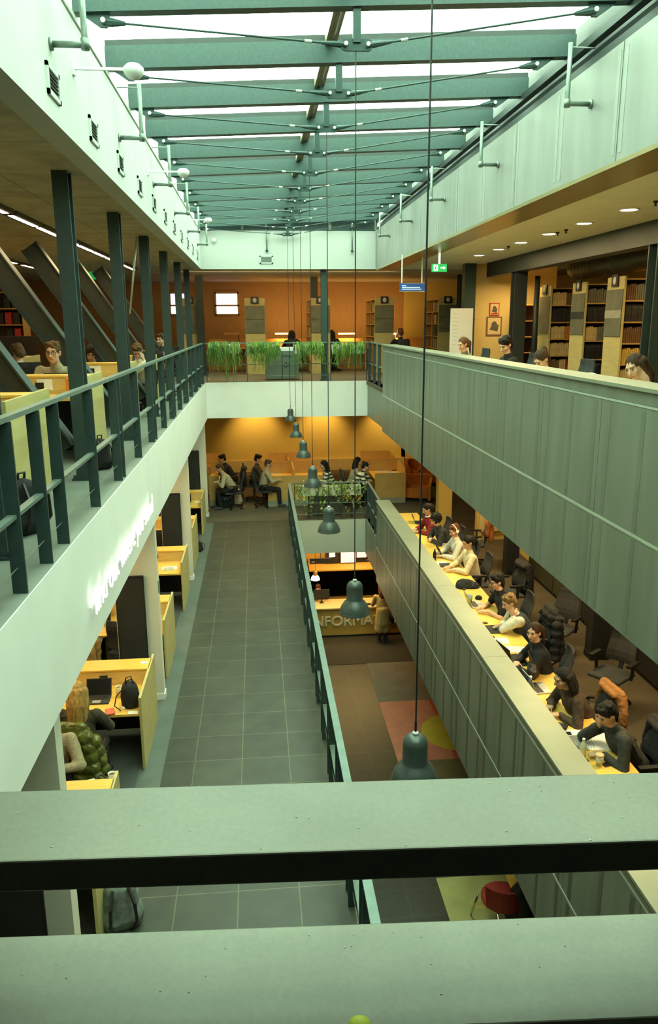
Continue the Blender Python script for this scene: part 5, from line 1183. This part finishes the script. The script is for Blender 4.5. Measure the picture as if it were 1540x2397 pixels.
# recycling bin behind the planters
a, b = aty(620, 815, 22.0), aty(700, 890, 22.0); w = (b.x - a.x) / 2
t = thing('recycling_bin', 'grey recycling bin with arrows symbol behind the far planters', 'bin', ((a.x + b.x) / 2, 22.1, L2)); MB().box(-w, w, -.18, .2, .04, .80).build('body', mat('bin_green_grey', (.16, .20, .15), .5, .2, .06), t, False, .01); MB().box(-w - .01, w + .01, -.19, .21, .80, .90).build('lid', PAPER, t); MB().box(-.012, .012, -.183, -.175, .05, .79).build('door_gap', FRAMED, t)
ar = MB()
for i in range(3):
    c_ = 2 * PI * i / 3 + PI / 2; Rm = Matrix.Rotation(c_, 3, 'Y'); P = [Rm @ Vector(p_) for p_ in ((-.055, 0, .035), (.02, 0, .035), (.02, 0, .018), (.058, 0, .05), (.02, 0, .082), (.02, 0, .065), (-.055, 0, .065))]
    ar.prism([Vector((p_.x - w * .02 + .12, -.182, p_.z + .42)) for p_ in P], (0, -.002, 0))
ar.build('recycling_symbol', FRAMED, t); tm = obj('printed_letters', text_mesh('PMD', .11), FRAMED, t); tm.rotation_euler = (PI / 2, 0, 0); tm.location = (.02, -.184, .62)
# signs hanging at the right gallery edge
a, b = aty(936, 664, 17), aty(994, 682, 17)
t = thing('hanging_sign', 'blue direction sign with white text hanging near the far right corner', 'sign', ((a.x + b.x) / 2, 17, (a.z + b.z) / 2)); w = (b.x - a.x) / 2
MB().box(-w, w, -.02, .02, -.075, .085).build('sign_panel', mat('sign_blue', (.015, .05, .16), .5, 0, 0, emit=(.02, .10, .30), es=.5), t); MB().box(-w - .01, w + .01, -.022, .022, -.085, -.075).box(-w - .01, w + .01, -.022, .022, .085, .095).build('rim', ALU, t)
x = MB()
for i, (l, z) in enumerate(((.20, .035), (.85, .0), (.92, -.035))): x.box(-w + .04, -w + .04 + l * (2 * w - .08), -.0225, -.02, z - .009, z + .009)
x.build('lettering', mat('sign_letter', (.6, .75, .9), .5, 0, 0, emit=(.5, .7, .9), es=.5), t)
for s in (-.85, .75): MB().box(w * s - .012, w * s + .012, -.008, .008, .095, 10.45 - t.location.z).build('hanger', PAPER, t)
t = thing('exit_sign', 'green emergency exit sign with arrow beneath the right fascia', 'sign', aty(1028, 627, 16.0)); MB().box(-.15, .15, -.025, .025, -.075, .075).build('sign_box', mat('exit_bright', (.02, .4, .1), .4, 0, 0, emit=(.02, .55, .14), es=.8), t)
WG = mat('exit_white', (.9, 1, .9), .5, 0, 0, emit=(.85, 1, .85), es=1.0)
MB().box(0.02, .09, -.028, -.025, -.012, .012).prism([(.08, -.028, -.035), (.125, -.028, 0), (.08, -.028, .035)], (0, .003, 0)).build('arrow', WG, t); MB().box(-.12, -.03, -.0275, -.025, -.06, .06).build('doorway_panel', WG, t)
mn = MB(); mn.ell((-.07, -.03, .038), (.012, .003, .012), 8, 6); mn.bar((-.075, -.03, .02), (-.085, -.03, -.015), .005, .02, (1, 0, 0)).bar((-.085, -.03, -.012), (-.06, -.03, -.05), .005, .012, (1, 0, 0)).bar((-.085, -.03, -.012), (-.11, -.03, -.05), .005, .012, (1, 0, 0)); mn.build('running_figure', MATS['exit_green'], t)
MB().box(-.02, .02, -.01, .01, .075, .32).build('hanger', WG, t)
# ================================================================ second floor, right gallery
t = thing('long_desk', 'long desk hidden behind the upper right parapet', 'desk', (3.60, 10.0, L2)); MB().box(-.36, .36, -5.5, 6.2, .72, .75).build('desk_top', DESKY, t)
for y in (-5.2, -2, 2, 6): MB().box(-.30, .30, y - .02, y + .02, 0, .72).build('leg', BLACK, t)
KR = dict(floor=L2, voxel=.009, group='readers behind the upper right parapet')
sit('person with brown tied hair in olive top behind the upper parapet, by the whiteboard', (1084, 806), 95, 'olive', ('tail', LBR), lean=12, look=(20, 22), xh=3.95, clabel='black task chair under the olive top person', **KR)
sit('person with thick dark hair in black top behind the upper parapet', (1184, 808), 95, 'black', ('thick', BLK), lean=14, look=(22, 30), xh=3.95, clabel='black task chair under the thick haired person upstairs', **KR)
sit('person with bun in pale yellow sweater bent low behind the upper parapet', (1268, 842), 95, 'cream', ('bun', BRN), lean=30, look=(14, 40), hands=('rest', 'rest'), xh=3.75, clabel='black task chair under the person with bun', **KR)
sit('person with long dark hair resting cheek on hand at the right edge', (1487, 859), 95, 'white', ('long', BRN), lean=26, look=(24, 26), hands=('cheek', 'rest'), tilt=14, xh=3.85, clabel='black task chair under the long haired person at the right edge', **KR)
t = thing('tea_light_dish', 'small white dish on the upper parapet desk left of the long haired person', 'dish', atx(1377, 878, 3.35)); t.location.z = L2 + .751; zz = atx(1377, 878, 3.35).z - L2 - .75
MB().lathe([(.02, 0), (.02, max(.04, zz - .04)), (.07, max(.05, zz - .01)), (.075, max(.06, zz + .012)), (.06, max(.06, zz + .02))], n=18).build('dish', PAPER, t, True)
a, b = aty(1055, 722, 18.6), aty(1103, 835, 18.6)
t = thing('whiteboard', 'white standing board with faint writing behind the upper parapet', 'whiteboard', ((a.x + b.x) / 2, 18.6, L2)); w = (b.x - a.x) / 2
MB().box(-w, w, -.02, .02, .45, a.z - L2).build('panel', mat('board_white', (.86, .87, .83), .35, 0, .02), t)
for i in range(9): MB().tube([(-w + .05 + j * .06, -.022, a.z - L2 - .12 - i * .09 + .012 * math.sin(j * 1.9 + i)) for j in range(3 + (i * 5) % 5)], .0035, 4).build('text_line', mat('marker_grey', (.5, .53, .5), .7, 0, 0), t)
for s in (-1, 1): MB().box(s * w * .8 - .02, s * w * .8 + .02, -.25, .25, 0, .04).box(s * w * .8 - .015, s * w * .8 + .015, -.015, .015, .04, .45).build('foot', ALU, t)
struct('wall_poster', MB().box(5.45, 7.6, 19.7, 19.85, L2, 10.45), mat('poster_wall', (.66, .52, .24), .8, 0, .04, 2))
t = thing('square_column', 'green-grey square column at the left end of the poster wall', 'column', (5.32, 19.6, L2)); MB().box(-.14, .14, -.14, .14, 0, 2.95).build('shaft', STEEL, t); MB().box(-.15, .15, -.15, .15, 1.6, 1.612).build('joint', FRAMED, t)
for k, (u0, v0, u1, v1, lb) in enumerate(((1146, 709, 1168, 739, 'small red framed poster on the cream wall'), (1139, 741, 1173, 786, 'larger poster with a grey figure on the cream wall below the red one'))):
    a, b = aty(u0, v0, 19.69), aty(u1, v1, 19.69); t = thing('poster', lb, 'poster', ((a.x + b.x) / 2, 19.695, (a.z + b.z) / 2)); w, h = (b.x - a.x) / 2, (a.z - b.z) / 2
    MB().box(-w, w, -.015, 0, -h, h).build('frame', mat('poster_red', (.40, .03, .02), .6, 0, .1) if k == 0 else mat('poster_frame', (.20, .10, .05), .6, 0, .1), t); MB().box(-w * .82, w * .82, -.018, -.015, -h * .85, h * .85).build('sheet', mat('poster_cream', (.66, .52, .30), .7, 0, .05), t)
    g = MB(); g.ell((.0, -.019, h * .2), (w * .35, .002, h * .3), 12, 8); g.prism([(-w * .6, -.019, -h * .35), (w * .45, -.019, -h * .55), (w * .6, -.019, h * .1), (-w * .1, -.019, h * .45)], (0, -.001, 0)); g.build('print', mat('print_dark', (.10, .09, .07), .7, 0, .3, 20), t)
    if k == 0: MB().box(-w * .7, w * .7, -.0195, -.018, -h * .8, -h * .55).build('red_caption', MATS['poster_red'], t)
# ceiling beam, columns, duct, downlights
o = MB().box(5.70, 6.0, 6.0, 19.4, 10.12, 10.45).build('ceiling_beam', FRAMED); tag(o, 'long dark beam under the right gallery ceiling', 'beam')
o = MB().box(6.05, 6.25, 8.0, 17.0, 10.30, 10.36).build('cable_tray', mat('tray_brown', (.12, .08, .03), .6, .2, .2)); tag(o, 'brown cable tray running beneath the dark right beam', 'cable tray')
for k, (y, lb) in enumerate(((17.4, 'black steel column left of the right bookcases'), (11.19, 'green-black column at the right edge of the photo'))):
    hcol(lb, 5.86, y, L2, 10.12, .28, .26, m=FRAMED if k == 0 else STEELD)
o = MB().tube([(6.24, 17.3, L2), (6.24, 17.3, 10.03)], .06, 12).build('down_pipe', FRAMED, None, True); tag(o, 'black vertical pipe beside the black right column', 'pipe')
t = thing('air_duct', 'dark spiral air duct under the right gallery ceiling', 'duct', (6.95, 14.2, 10.17)); MB().tube([(0, -4.5, 0), (0, 2.6, 0), (0, 2.72, 0), (0, 2.78, -.0)], [.24, .24, .22, .16], 24).build('duct_body', mat('duct_dark', (.09, .075, .045), .4, .5, .1), t, True)
rg = MB()
for i in range(40): rg.tube([(.243 * math.cos(a), -4.2 + i * .17, .243 * math.sin(a)) for a in [2 * PI * j / 20 for j in range(21)]], .006, 4)
rg.build('ribs', mat('duct_rib', (.12, .09, .05), .4, .5, .1), t); MB().box(-.02, .02, -2.0, -1.96, .24, .28).box(-.02, .02, 1.5, 1.54, .24, .28).build('hanger', FRAMED, t)
DL = mat('downlight_glow', (1, .9, .7), .5, 0, 0, emit=(1.0, .85, .52), es=10)
for k, y in enumerate((8.8, 10.2, 11.6, 13.0, 14.38, 15.71, 17.09)):
    t = thing('downlight', 'round warm downlight in the right gallery ceiling, %s from the front' % ORD[k], 'light', (4.84, y, 10.45), 0, 'downlights of the right gallery')
    MB().lathe([(.13, -.012), (.14, -.006), (.14, 0), (.10, 0), (.10, -.012)], n=24, cap=False).build('ring', PAPER, t, True); MB().lathe([(.105, -.009), (.001, -.010)], n=20, cap=False).build('lens', DL, t)
    area('downlight_lamp', (4.84, y, 10.42), .18, .18, 26, (1, .74, .36))
for k, (u, v) in enumerate(((1535, 470), (1305, 543), (1325, 537), (1190, 576))):
    p = atz(u, v, 10.45); o = MB().lathe([(.03, -.0), (.03, -.02), (.012, -.03), (.012, -.05), (.02, -.055), (.02, -.06)], n=12).build('sprinkler', FRAMED, None, True); o.location = (p.x, p.y, 10.45); tag(o, 'small dark ceiling sprinkler between the downlights, %s from the right' % ORD[k], 'sprinkler')
# bookcases with visible books
spec = [  # Y, near corner X, list of rows: (material, count) runs ; top row first
 (17.4, 6.62, [[('cream', 4), ('brown', 5)], [('black', 4, 1)], [('cream', 4), ('orange', 5)], [('cream', 10)], [('brown', 3), ('cream', 2), ('red', 5)], [('black', 4, 1)]]),
 (15.5, 6.62, [[('grey', 9)], [('black', 4, 1)], [('cream', 3), ('grey', 5)], [('black', 4, 1)], [('black', 4, 1)], [('green', 3), ('grey', 5)]]),
 (13.55, 6.48, [[('brown', 2), ('grey', 5)], [('black', 4, 1)], [('brown', 9)], [('yellow', 11)], [('cream', 4), ('black', 7)], [('black', 4, 1)]])]
NMB = ['farthest right bookcase', 'middle right bookcase', 'nearest right bookcase']; ROW = ['top', 'second', 'third', 'fourth', 'fifth', 'sixth']
for k, (y, x, rows) in enumerate(spec):
    W = 2.6; H = 2.32
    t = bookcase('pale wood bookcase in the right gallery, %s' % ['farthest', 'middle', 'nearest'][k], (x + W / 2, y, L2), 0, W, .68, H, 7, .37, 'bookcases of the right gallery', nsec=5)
    endsign(t, -W / 2, .0, .68, H, -1, 'x')
    if k: MB().box(-W / 2 - .042, -W / 2 - .03, .02, .66, H - .72, H - .58).build('label_strip', mat('strip_grey', (.33, .33, .27), .6, 0, .1) if k == 2 else CHARC, t)
    for r, runs in enumerate(rows):
        px = x + .05; z = L2 + H - .04 - (r + 1) * .37 + .001
        for run in runs:
            for i in range(run[1] * 2):
                if len(run) > 2:
                    if px + .1 > x + 1.0: break
                    book((px + .055, y + .02, z), 0, run[0], .105, .24, .30, 'black box file on the %s shelf of the %s' % (ROW[r], NMB[k]), 'box files in the right bookcases', 'box_file'); px += .112
                else:
                    w_ = .036 + .008 * ((i * 3) % 3) / 2; h_ = .25 + .01 * ((i * 5) % 4)
                    if px + w_ > x + 1.0: break
                    book((px + w_ / 2, y + .025, z), 0, run[0], w_, .2, h_, '%s bound book on the %s shelf of the %s' % (run[0], ROW[r], NMB[k]), 'bound books in the right bookcases'); px += w_ + .003
t = bookcase('pale wood bookcase beside the black column, behind the others', (7.6, 18.9, L2), 0, 2.2, .6, 2.0, 5, .38, 'bookcases of the right gallery'); endsign(t, -1.1, 0, .6, 2.0, -1, 'x')
# ================================================================ ground floor: information desk and coloured floor fields
def field(name, x0, x1, y0, y1, col, lb):
    struct(name, MB().box(x0, x1, y0, y1, .0, .010), mat(name, col, .85, 0, .12, 2.5, fine=.12))
field('floor_field_brown', 2.77, 6.5, 17.12, 19.35, (.125, .092, .06), '')
field('floor_field_pink', 2.76, 4.0, 14.45, 17.12, (.42, .135, .075), '')
field('floor_field_red', 4.0, 6.5, 14.45, 17.12, (.45, .055, .025), '')
field('floor_field_tan', 2.76, 6.5, 10.9, 14.45, (.12, .085, .035), '')
field('floor_field_yellow', 2.76, 6.5, 6.0, 10.9, (.33, .29, .10), '')
p = Vector((4.32, 15.55, 0)); o = MB().lathe([(.82, .0), (.82, .0135), (.001, .0135)], n=48).build('floor_circle_yellow', mat('circle_yellow', (.42, .31, .02), .85, 0, .1, 3)); o.location = p; tag(o, None, None, None, 'structure')
st = atz(1122, 2118, .012); o = MB().lathe([(.16, 0), (.16, .0015), (.001, .0015)], n=24).build('floor_stain', mat('stain_brown', (.36, .27, .07), .85, 0, .2, 6)); o.location = (st.x, st.y, .010); o.scale = (1, .7, 1); tag(o, None, None, None, 'structure')
YI = 21.28
OAK = mat('info_oak', (.50, .28, .06), .5, 0, .08, 3, stretch=(4, 1, .5))
t = thing('information_desk', 'wooden information desk with silver capital letters on the ground floor', 'reception desk', (2.75, YI, 0))
MB().box(-1.75, 1.75, 0, .05, .06, .88).build('front_panel', OAK, t); MB().box(-1.78, 1.78, -.04, .75, .88, .92).build('counter_top', mat('counter', (.55, .42, .22), .4, 0, .05), t); MB().box(-1.7, 1.7, .02, .6, 0, .06).build('plinth', FRAMED, t)
for s in (-1, 1): MB().box(s * 1.72 - .03, s * 1.72 + .03, .05, .7, .06, .88).build('side_panel', OAK, t)
me = text_mesh('INFORMATION', .42, .012); v = np.zeros(len(me.vertices) * 3); me.vertices.foreach_get('co', v); Wt = v[0::3].max() - v[0::3].min()
o = obj('raised_letters', me, mat('letter_metal', (.74, .72, .58), .45, .15, .04), t); o.rotation_euler = (PI / 2, 0, 0); o.location = (-1.41, -.015, .36); o.scale = (2.9 / Wt, 1.05, 1)
# back wall with hatch and screens
YB = 23.3
struct('wall_info_back', MB().box(.2, 6.5, YB, YB + .1, 0, .5).box(.2, 6.5, YB, YB + .1, 1.42, 2.75).box(.2, 1.45, YB, YB + .1, .5, 1.42).box(3.9, 6.5, YB, YB + .1, .5, 1.42), mat('info_wall', (.50, .30, .07), .6, 0, .06, 2))
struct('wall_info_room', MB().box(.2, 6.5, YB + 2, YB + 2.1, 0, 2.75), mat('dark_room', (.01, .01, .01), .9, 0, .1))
struct('trim_info_canopy', MB().hexa([(1.45, 22.6, 1.62), (3.95, 22.6, 1.62), (3.95, YB, 1.42), (1.45, YB, 1.42)], [(1.45, 22.6, 1.66), (3.95, 22.6, 1.66), (3.95, YB, 1.85), (1.45, YB, 1.85)]), OAK)
LIT = mat('screen_lilac', (.8, .7, .8), .5, 0, 0, emit=(.80, .62, .78), es=.6)
yS = 22.9
for k, (u0, u1, v0, v1, m_, lb) in enumerate(((761, 792, 1290, 1318, BLACK, 'black screen panel with a pink square left of the lit screen'), (797, 833, 1292, 1317, LIT, 'lilac lit screen over the information desk'), (834, 858, 1292, 1305, LIT, 'smaller lilac lit screen right of the larger one'), (793, 884, 1289, 1320, BLACK, 'long black display board behind the lilac screens'))):
    a, b = aty(u0, v0, yS), aty(u1, v1, yS); y = yS + (.06 if k == 3 else 0); t = thing('display_screen', lb, 'screen', ((a.x + b.x) / 2, y, (a.z + b.z) / 2)); w, h = (b.x - a.x) / 2, (a.z - b.z) / 2
    MB().box(-w, w, 0, .04, -h, h).build('housing', BLACK, t)
    if m_ is LIT: MB().box(-w + .01, w - .01, -.003, 0, -h + .01, h - .01).build('lit_face', LIT, t)
    elif k == 0: MB().box(-w * .4, w * .5, -.003, 0, -h * .0, h * .8).build('lit_face', LIT, t)
    else:
        tx = MB(); tx.box(-w * .55, -w * .35, -.002, 0, -h * .5, -h * .42); tx.box(w * .45, w * .9, -.002, 0, -h * .5, -h * .42); tx.build('caption', mat('caption_grey', (.35, .35, .33), .5, 0, 0), t)
    MB().box(-.02, .02, .01, .03, h, 2.75 - t.location.z).build('hanger', FRAMED, t)
a, b = aty(725, 1308, 21.6), aty(776, 1319, 21.6); t = thing('hanging_sign', 'black hanging sign with small white writing by the lit bell lamp', 'sign', ((a.x + b.x) / 2, 21.6, (a.z + b.z) / 2)); w, h = (b.x - a.x) / 2, (a.z - b.z) / 2
MB().box(-w, w, 0, .03, -h, h).build('sign_panel', BLACK, t); MB().box(-w * .85, -w * .5, -.002, 0, -h * .4, -h * .1).build('caption', mat('caption_grey', (.35, .35, .33)), t); MB().box(-.01, .01, .01, .02, h, 2.75 - t.location.z).build('hanger', FRAMED, t)
p = aty(738, 1357, 21.45); t = thing('pendant_lamp', 'small lit white bell lamp over the information desk', 'lamp', p)
MB().lathe([(.125, 0), (.13, .01), (.11, .08), (.075, .125), (.06, .13)], n=22).build('glowing_shade', mat('opal_glow', (1, .9, .7), .4, 0, 0, emit=(1.0, .82, .5), es=9), t, True); MB().lathe([(.062, .13), (.066, .14), (.062, .25), (.04, .28), (.012, .29)], n=18).build('lamp_holder', mat('holder_wood', (.35, .2, .07), .4, .2, 0), t, True); MB().tube([(0, 0, .28), (0, 0, 2.75 - p.z)], .006, 6).build('cord', BLACK, t)
point('bell_lamp', p - Vector((0, 0, .10)), 14, (1, .7, .3), .06)
sw = person('person in khaki coat with long brown hair standing at the information desk', (893, 1376), 6, TOPS['khaki'], TOPS['jeans'], hair=('long', RED), lean=10, look=(10, 18), hands=('counter', 'counter'), floor=0, stand=True, scale=.97, voxel=.012)
sk = MB(); sk.cap((0, .0, .98), (0, .0, .60), .16, .19, 1.2); sk.cap((-.06, 0, .6), (-.08, 0, .42), .15, .16); sk.cap((.06, 0, .6), (.08, 0, .42), .15, .16); obj('coat_skirt', solid(sk, .013, 3), TOPS['khaki'], sw)
bag = thing('shoulder_bag', 'black shoulder bag at the hip of the khaki coat person', 'bag', sw.location + Vector((.27, -.02, .62))); MB().box(-.05, .05, -.14, .14, 0, .24).build('bag_body', BLACKF, bag, False, .02); MB().tube([(0, -.10, .23), (-.06, -.06, .55), (-.06, .06, .55), (0, .10, .23)], .008, 6).build('strap', BLACK, bag)
person('person in dark clothes standing behind the information desk', (744, 1378), 170, TOPS['black'], TOPS['trous'], hair=('short', BRN), lean=6, look=(0, 15), hands=('counter', 'counter'), yh=22.35, floor=0, stand=True, scale=.97, voxel=.013)
t = thing('monitor', 'dark monitor on stand on the information counter', 'monitor', (1.75, 21.75, .921)); MB().box(-.06, .06, -.06, .06, 0, .015).build('base', BLACK, t); MB().box(-.02, .02, -.01, .01, .015, .2).build('stem', BLACK, t); MB().box(-.24, .24, -.025, .0, .14, .42).build('screen', BLACK, t)
slab('keyboard', 'black keyboard beside the khaki coat person', 'keyboard', Vector((3.0, 21.45, .921)), .1, .4, .14, .02, BLACK)
# trolley, red chair and table glimpsed at the edges
p = atz(1082, 1768, 0); t = thing('book_trolley', 'small trolley of colourful books peeking under the lower parapet', 'trolley', (4.35, p.y + .1, 0), .2)
for z in (.12, .45, .75): MB().box(-.22, .22, -.25, .25, z, z + .02).build('shelf', mat('trolley_red', (.4, .10, .05), .5, .2, .1), t)
for sx in (-1, 1): MB().box(sx * .22 - .01, sx * .22 + .01, -.25, .25, .08, .95).build('side_panel', MATS['trolley_red'], t)
for sx in (-1, 1):
    for sy in (-1, 1): MB().lathe([(.035, 0), (.045, .03), (.035, .06), (.01, .08)], (sx * .18, sy * .2, 0), 10).build('castor', BLACK, t)
for r, z in enumerate((.14, .47, .77)):
    for i in range(8): book((4.35 - .16 + i * .043, p.y + .1 - .2, z + .001), .2, rb.choice(['cream', 'red', 'yellow', 'orange', 'green']), .035, .16, .22, 'small book on the red trolley under the lower parapet', 'books on the trolley')
p = atz(1165, 2105, .46); t = thing('red_chair', 'red chair with chrome sled legs seen between the foreground bars', 'chair', (p.x + .08, p.y, 0), .35); t.scale = (1.2, 1.2, 1.05); RD = mat('red_seat', (.30, .02, .015), .6, 0, .1)
MB().lathe([(.25, .43), (.28, .45), (.28, .48), (.2, .50), (.01, .50)], n=24).build('seat', RD, t, True)
bk = MB()
for i in range(12):
    a0, a1 = PI * (1.05 + .9 * i / 12), PI * (1.05 + .9 * (i + 1) / 12); f = lambda a, r, z: (r * math.cos(a), r * math.sin(a), z)
    bk.hexa([f(a0, .27, .47), f(a0, .30, .47), f(a1, .30, .47), f(a1, .27, .47)], [f(a0, .31, .84), f(a0, .34, .84), f(a1, .34, .84), f(a1, .31, .84)])
bk.build('backrest', RD, t)
CR = mat('chrome', (.7, .7, .68), .12, 1.0, 0)
for sx in (-1, 1): MB().tube([(sx * .24, .2, .44), (sx * .28, .28, .03), (sx * .28, .25, .012), (sx * .28, -.34, .012), (sx * .28, -.36, .04), (sx * .22, -.18, .46)], .012, 8).build('leg', CR, t, True)
o = thing('jacket', 'black jacket thrown over the red chair', 'jacket', (p.x + .08, p.y, 0), .75); o.scale = (1.2, 1.2, 1.05); b = MB(); b.cap((-.2, -.32, .86), (.2, -.32, .86), .06, .06); b.cap((-.15, -.38, .80), (-.17, -.40, .35), .08, .07); b.cap((.15, -.38, .80), (.17, -.40, .35), .08, .07); b.cap((0, -.38, .8), (0, -.40, .4), .09, .09); b.cap((-.12, -.22, .8), (.12, -.22, .78), .06, .06); obj('coat_body', solid(b, .013, 2), BLACKF, o)
p = atz(1212, 2065, .74); t = thing('cafe_table', 'orange topped table beside the red chair on the ground floor', 'table', (p.x + .16, p.y + .12, 0)); MB().box(-.3, .3, -.3, .3, .72, .75).build('table_top', DESKY, t, False, .004); MB().tube([(0, 0, .03), (0, 0, .72)], .035, 12).build('column', CR, t, True); MB().box(-.28, .28, -.28, .28, 0, .03).build('base', FRAMED, t)
p = atz(1232, 2125, .0); t = thing('shopping_bag', 'olive paper bag on the floor beside the red chair', 'bag', (p.x, p.y + .3, 0), .4); MB().hexa([(-.14, -.08, 0), (.14, -.08, 0), (.14, .08, 0), (-.14, .08, 0)], [(-.16, -.07, .36), (.16, -.07, .36), (.15, .09, .36), (-.15, .09, .36)]).build('bag_body', mat('olive_paper', (.16, .14, .06), .8, 0, .2), t); MB().tube([(-.07, -.075, .35), (-.06, -.075, .45), (.06, -.075, .45), (.07, -.075, .35)], .006, 6).build('handle', BLACK, t)
# ================================================================ lamps of the rooms, plus added fill lights
W1 = (1.0, .66, .22); W2 = (1.0, .74, .34)
for x in (-.1, 2.3, 4.8): spot('wall_spot', (x, 27.2, 6.45), 165, W1, (x, 28.2, 5.0), 1.5, .8, .06)
area('far_lower_light', (1.0, 23.8, 6.5), 6, 1.0, 75, W1)
for y in (7.5, 10.5, 13.5, 16.5): area('desk_light', (4.3, y, 6.5), .9, .5, 66, W2)
area('left_lower_light', (-2.9, 9, 6.5), 1.0, 5, 80, W2); area('left_lower_light', (-2.9, 15.5, 6.5), 1.0, 5, 80, W2)
area('left_gallery_light', (-3.05, 8, 10.38), .3, 7, 48, W2); area('left_gallery_light', (-3.05, 16, 10.38), .3, 8, 55, W2); area('left_gallery_light', (-5.35, 17, 10.38), .3, 9, 70, W1)
area('far_gallery_light', (1.0, 25.5, 10.4), 7, .4, 60, W1); area('far_gallery_front_fill', (1.0, 22.3, 10.4), 6, .2, 70, W2, (math.radians(35), 0, 0))  # the tilted front light is an added fill for the bookcase ends
area('right_gallery_light', (7.3, 11.5, 10.1), .5, 5, 90, W1); area('right_gallery_light', (6.4, 18.6, 10.0), .6, .6, 40, W1)
area('ceiling_fill', (7.4, 14.5, 9.95), .3, 4, 45, W2, (PI, 0, 0))  # unseen upward light, added to brighten the right gallery ceiling
area('info_light', (2.6, 20.95, 2.74), 2.6, .3, 60, W1); area('info_back_light', (2.7, 22.3, 2.7), 2.4, .4, 50, W1)
# ================================================================ daylight and view
w = bpy.data.worlds.new('world'); sc.world = w; w.use_nodes = True; nt = w.node_tree
bg = nt.nodes['Background']
tc = nt.nodes.new('ShaderNodeTexCoord'); no = nt.nodes.new('ShaderNodeTexNoise'); no.inputs['Scale'].default_value = 3; no.inputs['Detail'].default_value = 4
nt.links.new(tc.outputs['Generated'], no.inputs['Vector'])
mx = nt.nodes.new('ShaderNodeMix'); mx.data_type = 'RGBA'; mx.inputs['A'].default_value = (.74, 1.0, .70, 1); mx.inputs['B'].default_value = (.78, 1.0, .76, 1)
nt.links.new(no.outputs['Fac'], mx.inputs['Factor']); nt.links.new(mx.outputs['Result'], bg.inputs['Color'])
bg.inputs['Strength'].default_value = 10.0
vs = sc.view_settings; vs.view_transform = 'Standard'; vs.look = 'None'; vs.exposure = 0.0; vs.gamma = 1.0; vs.use_curve_mapping = False
sc.cycles.use_denoising = True
sc.cycles.max_bounces = 7; sc.cycles.diffuse_bounces = 4; sc.cycles.glossy_bounces = 3; sc.cycles.transparent_max_bounces = 8
sc.cycles.caustics_reflective = False; sc.cycles.caustics_refractive = False
sc.cycles.sample_clamp_indirect = 6.0
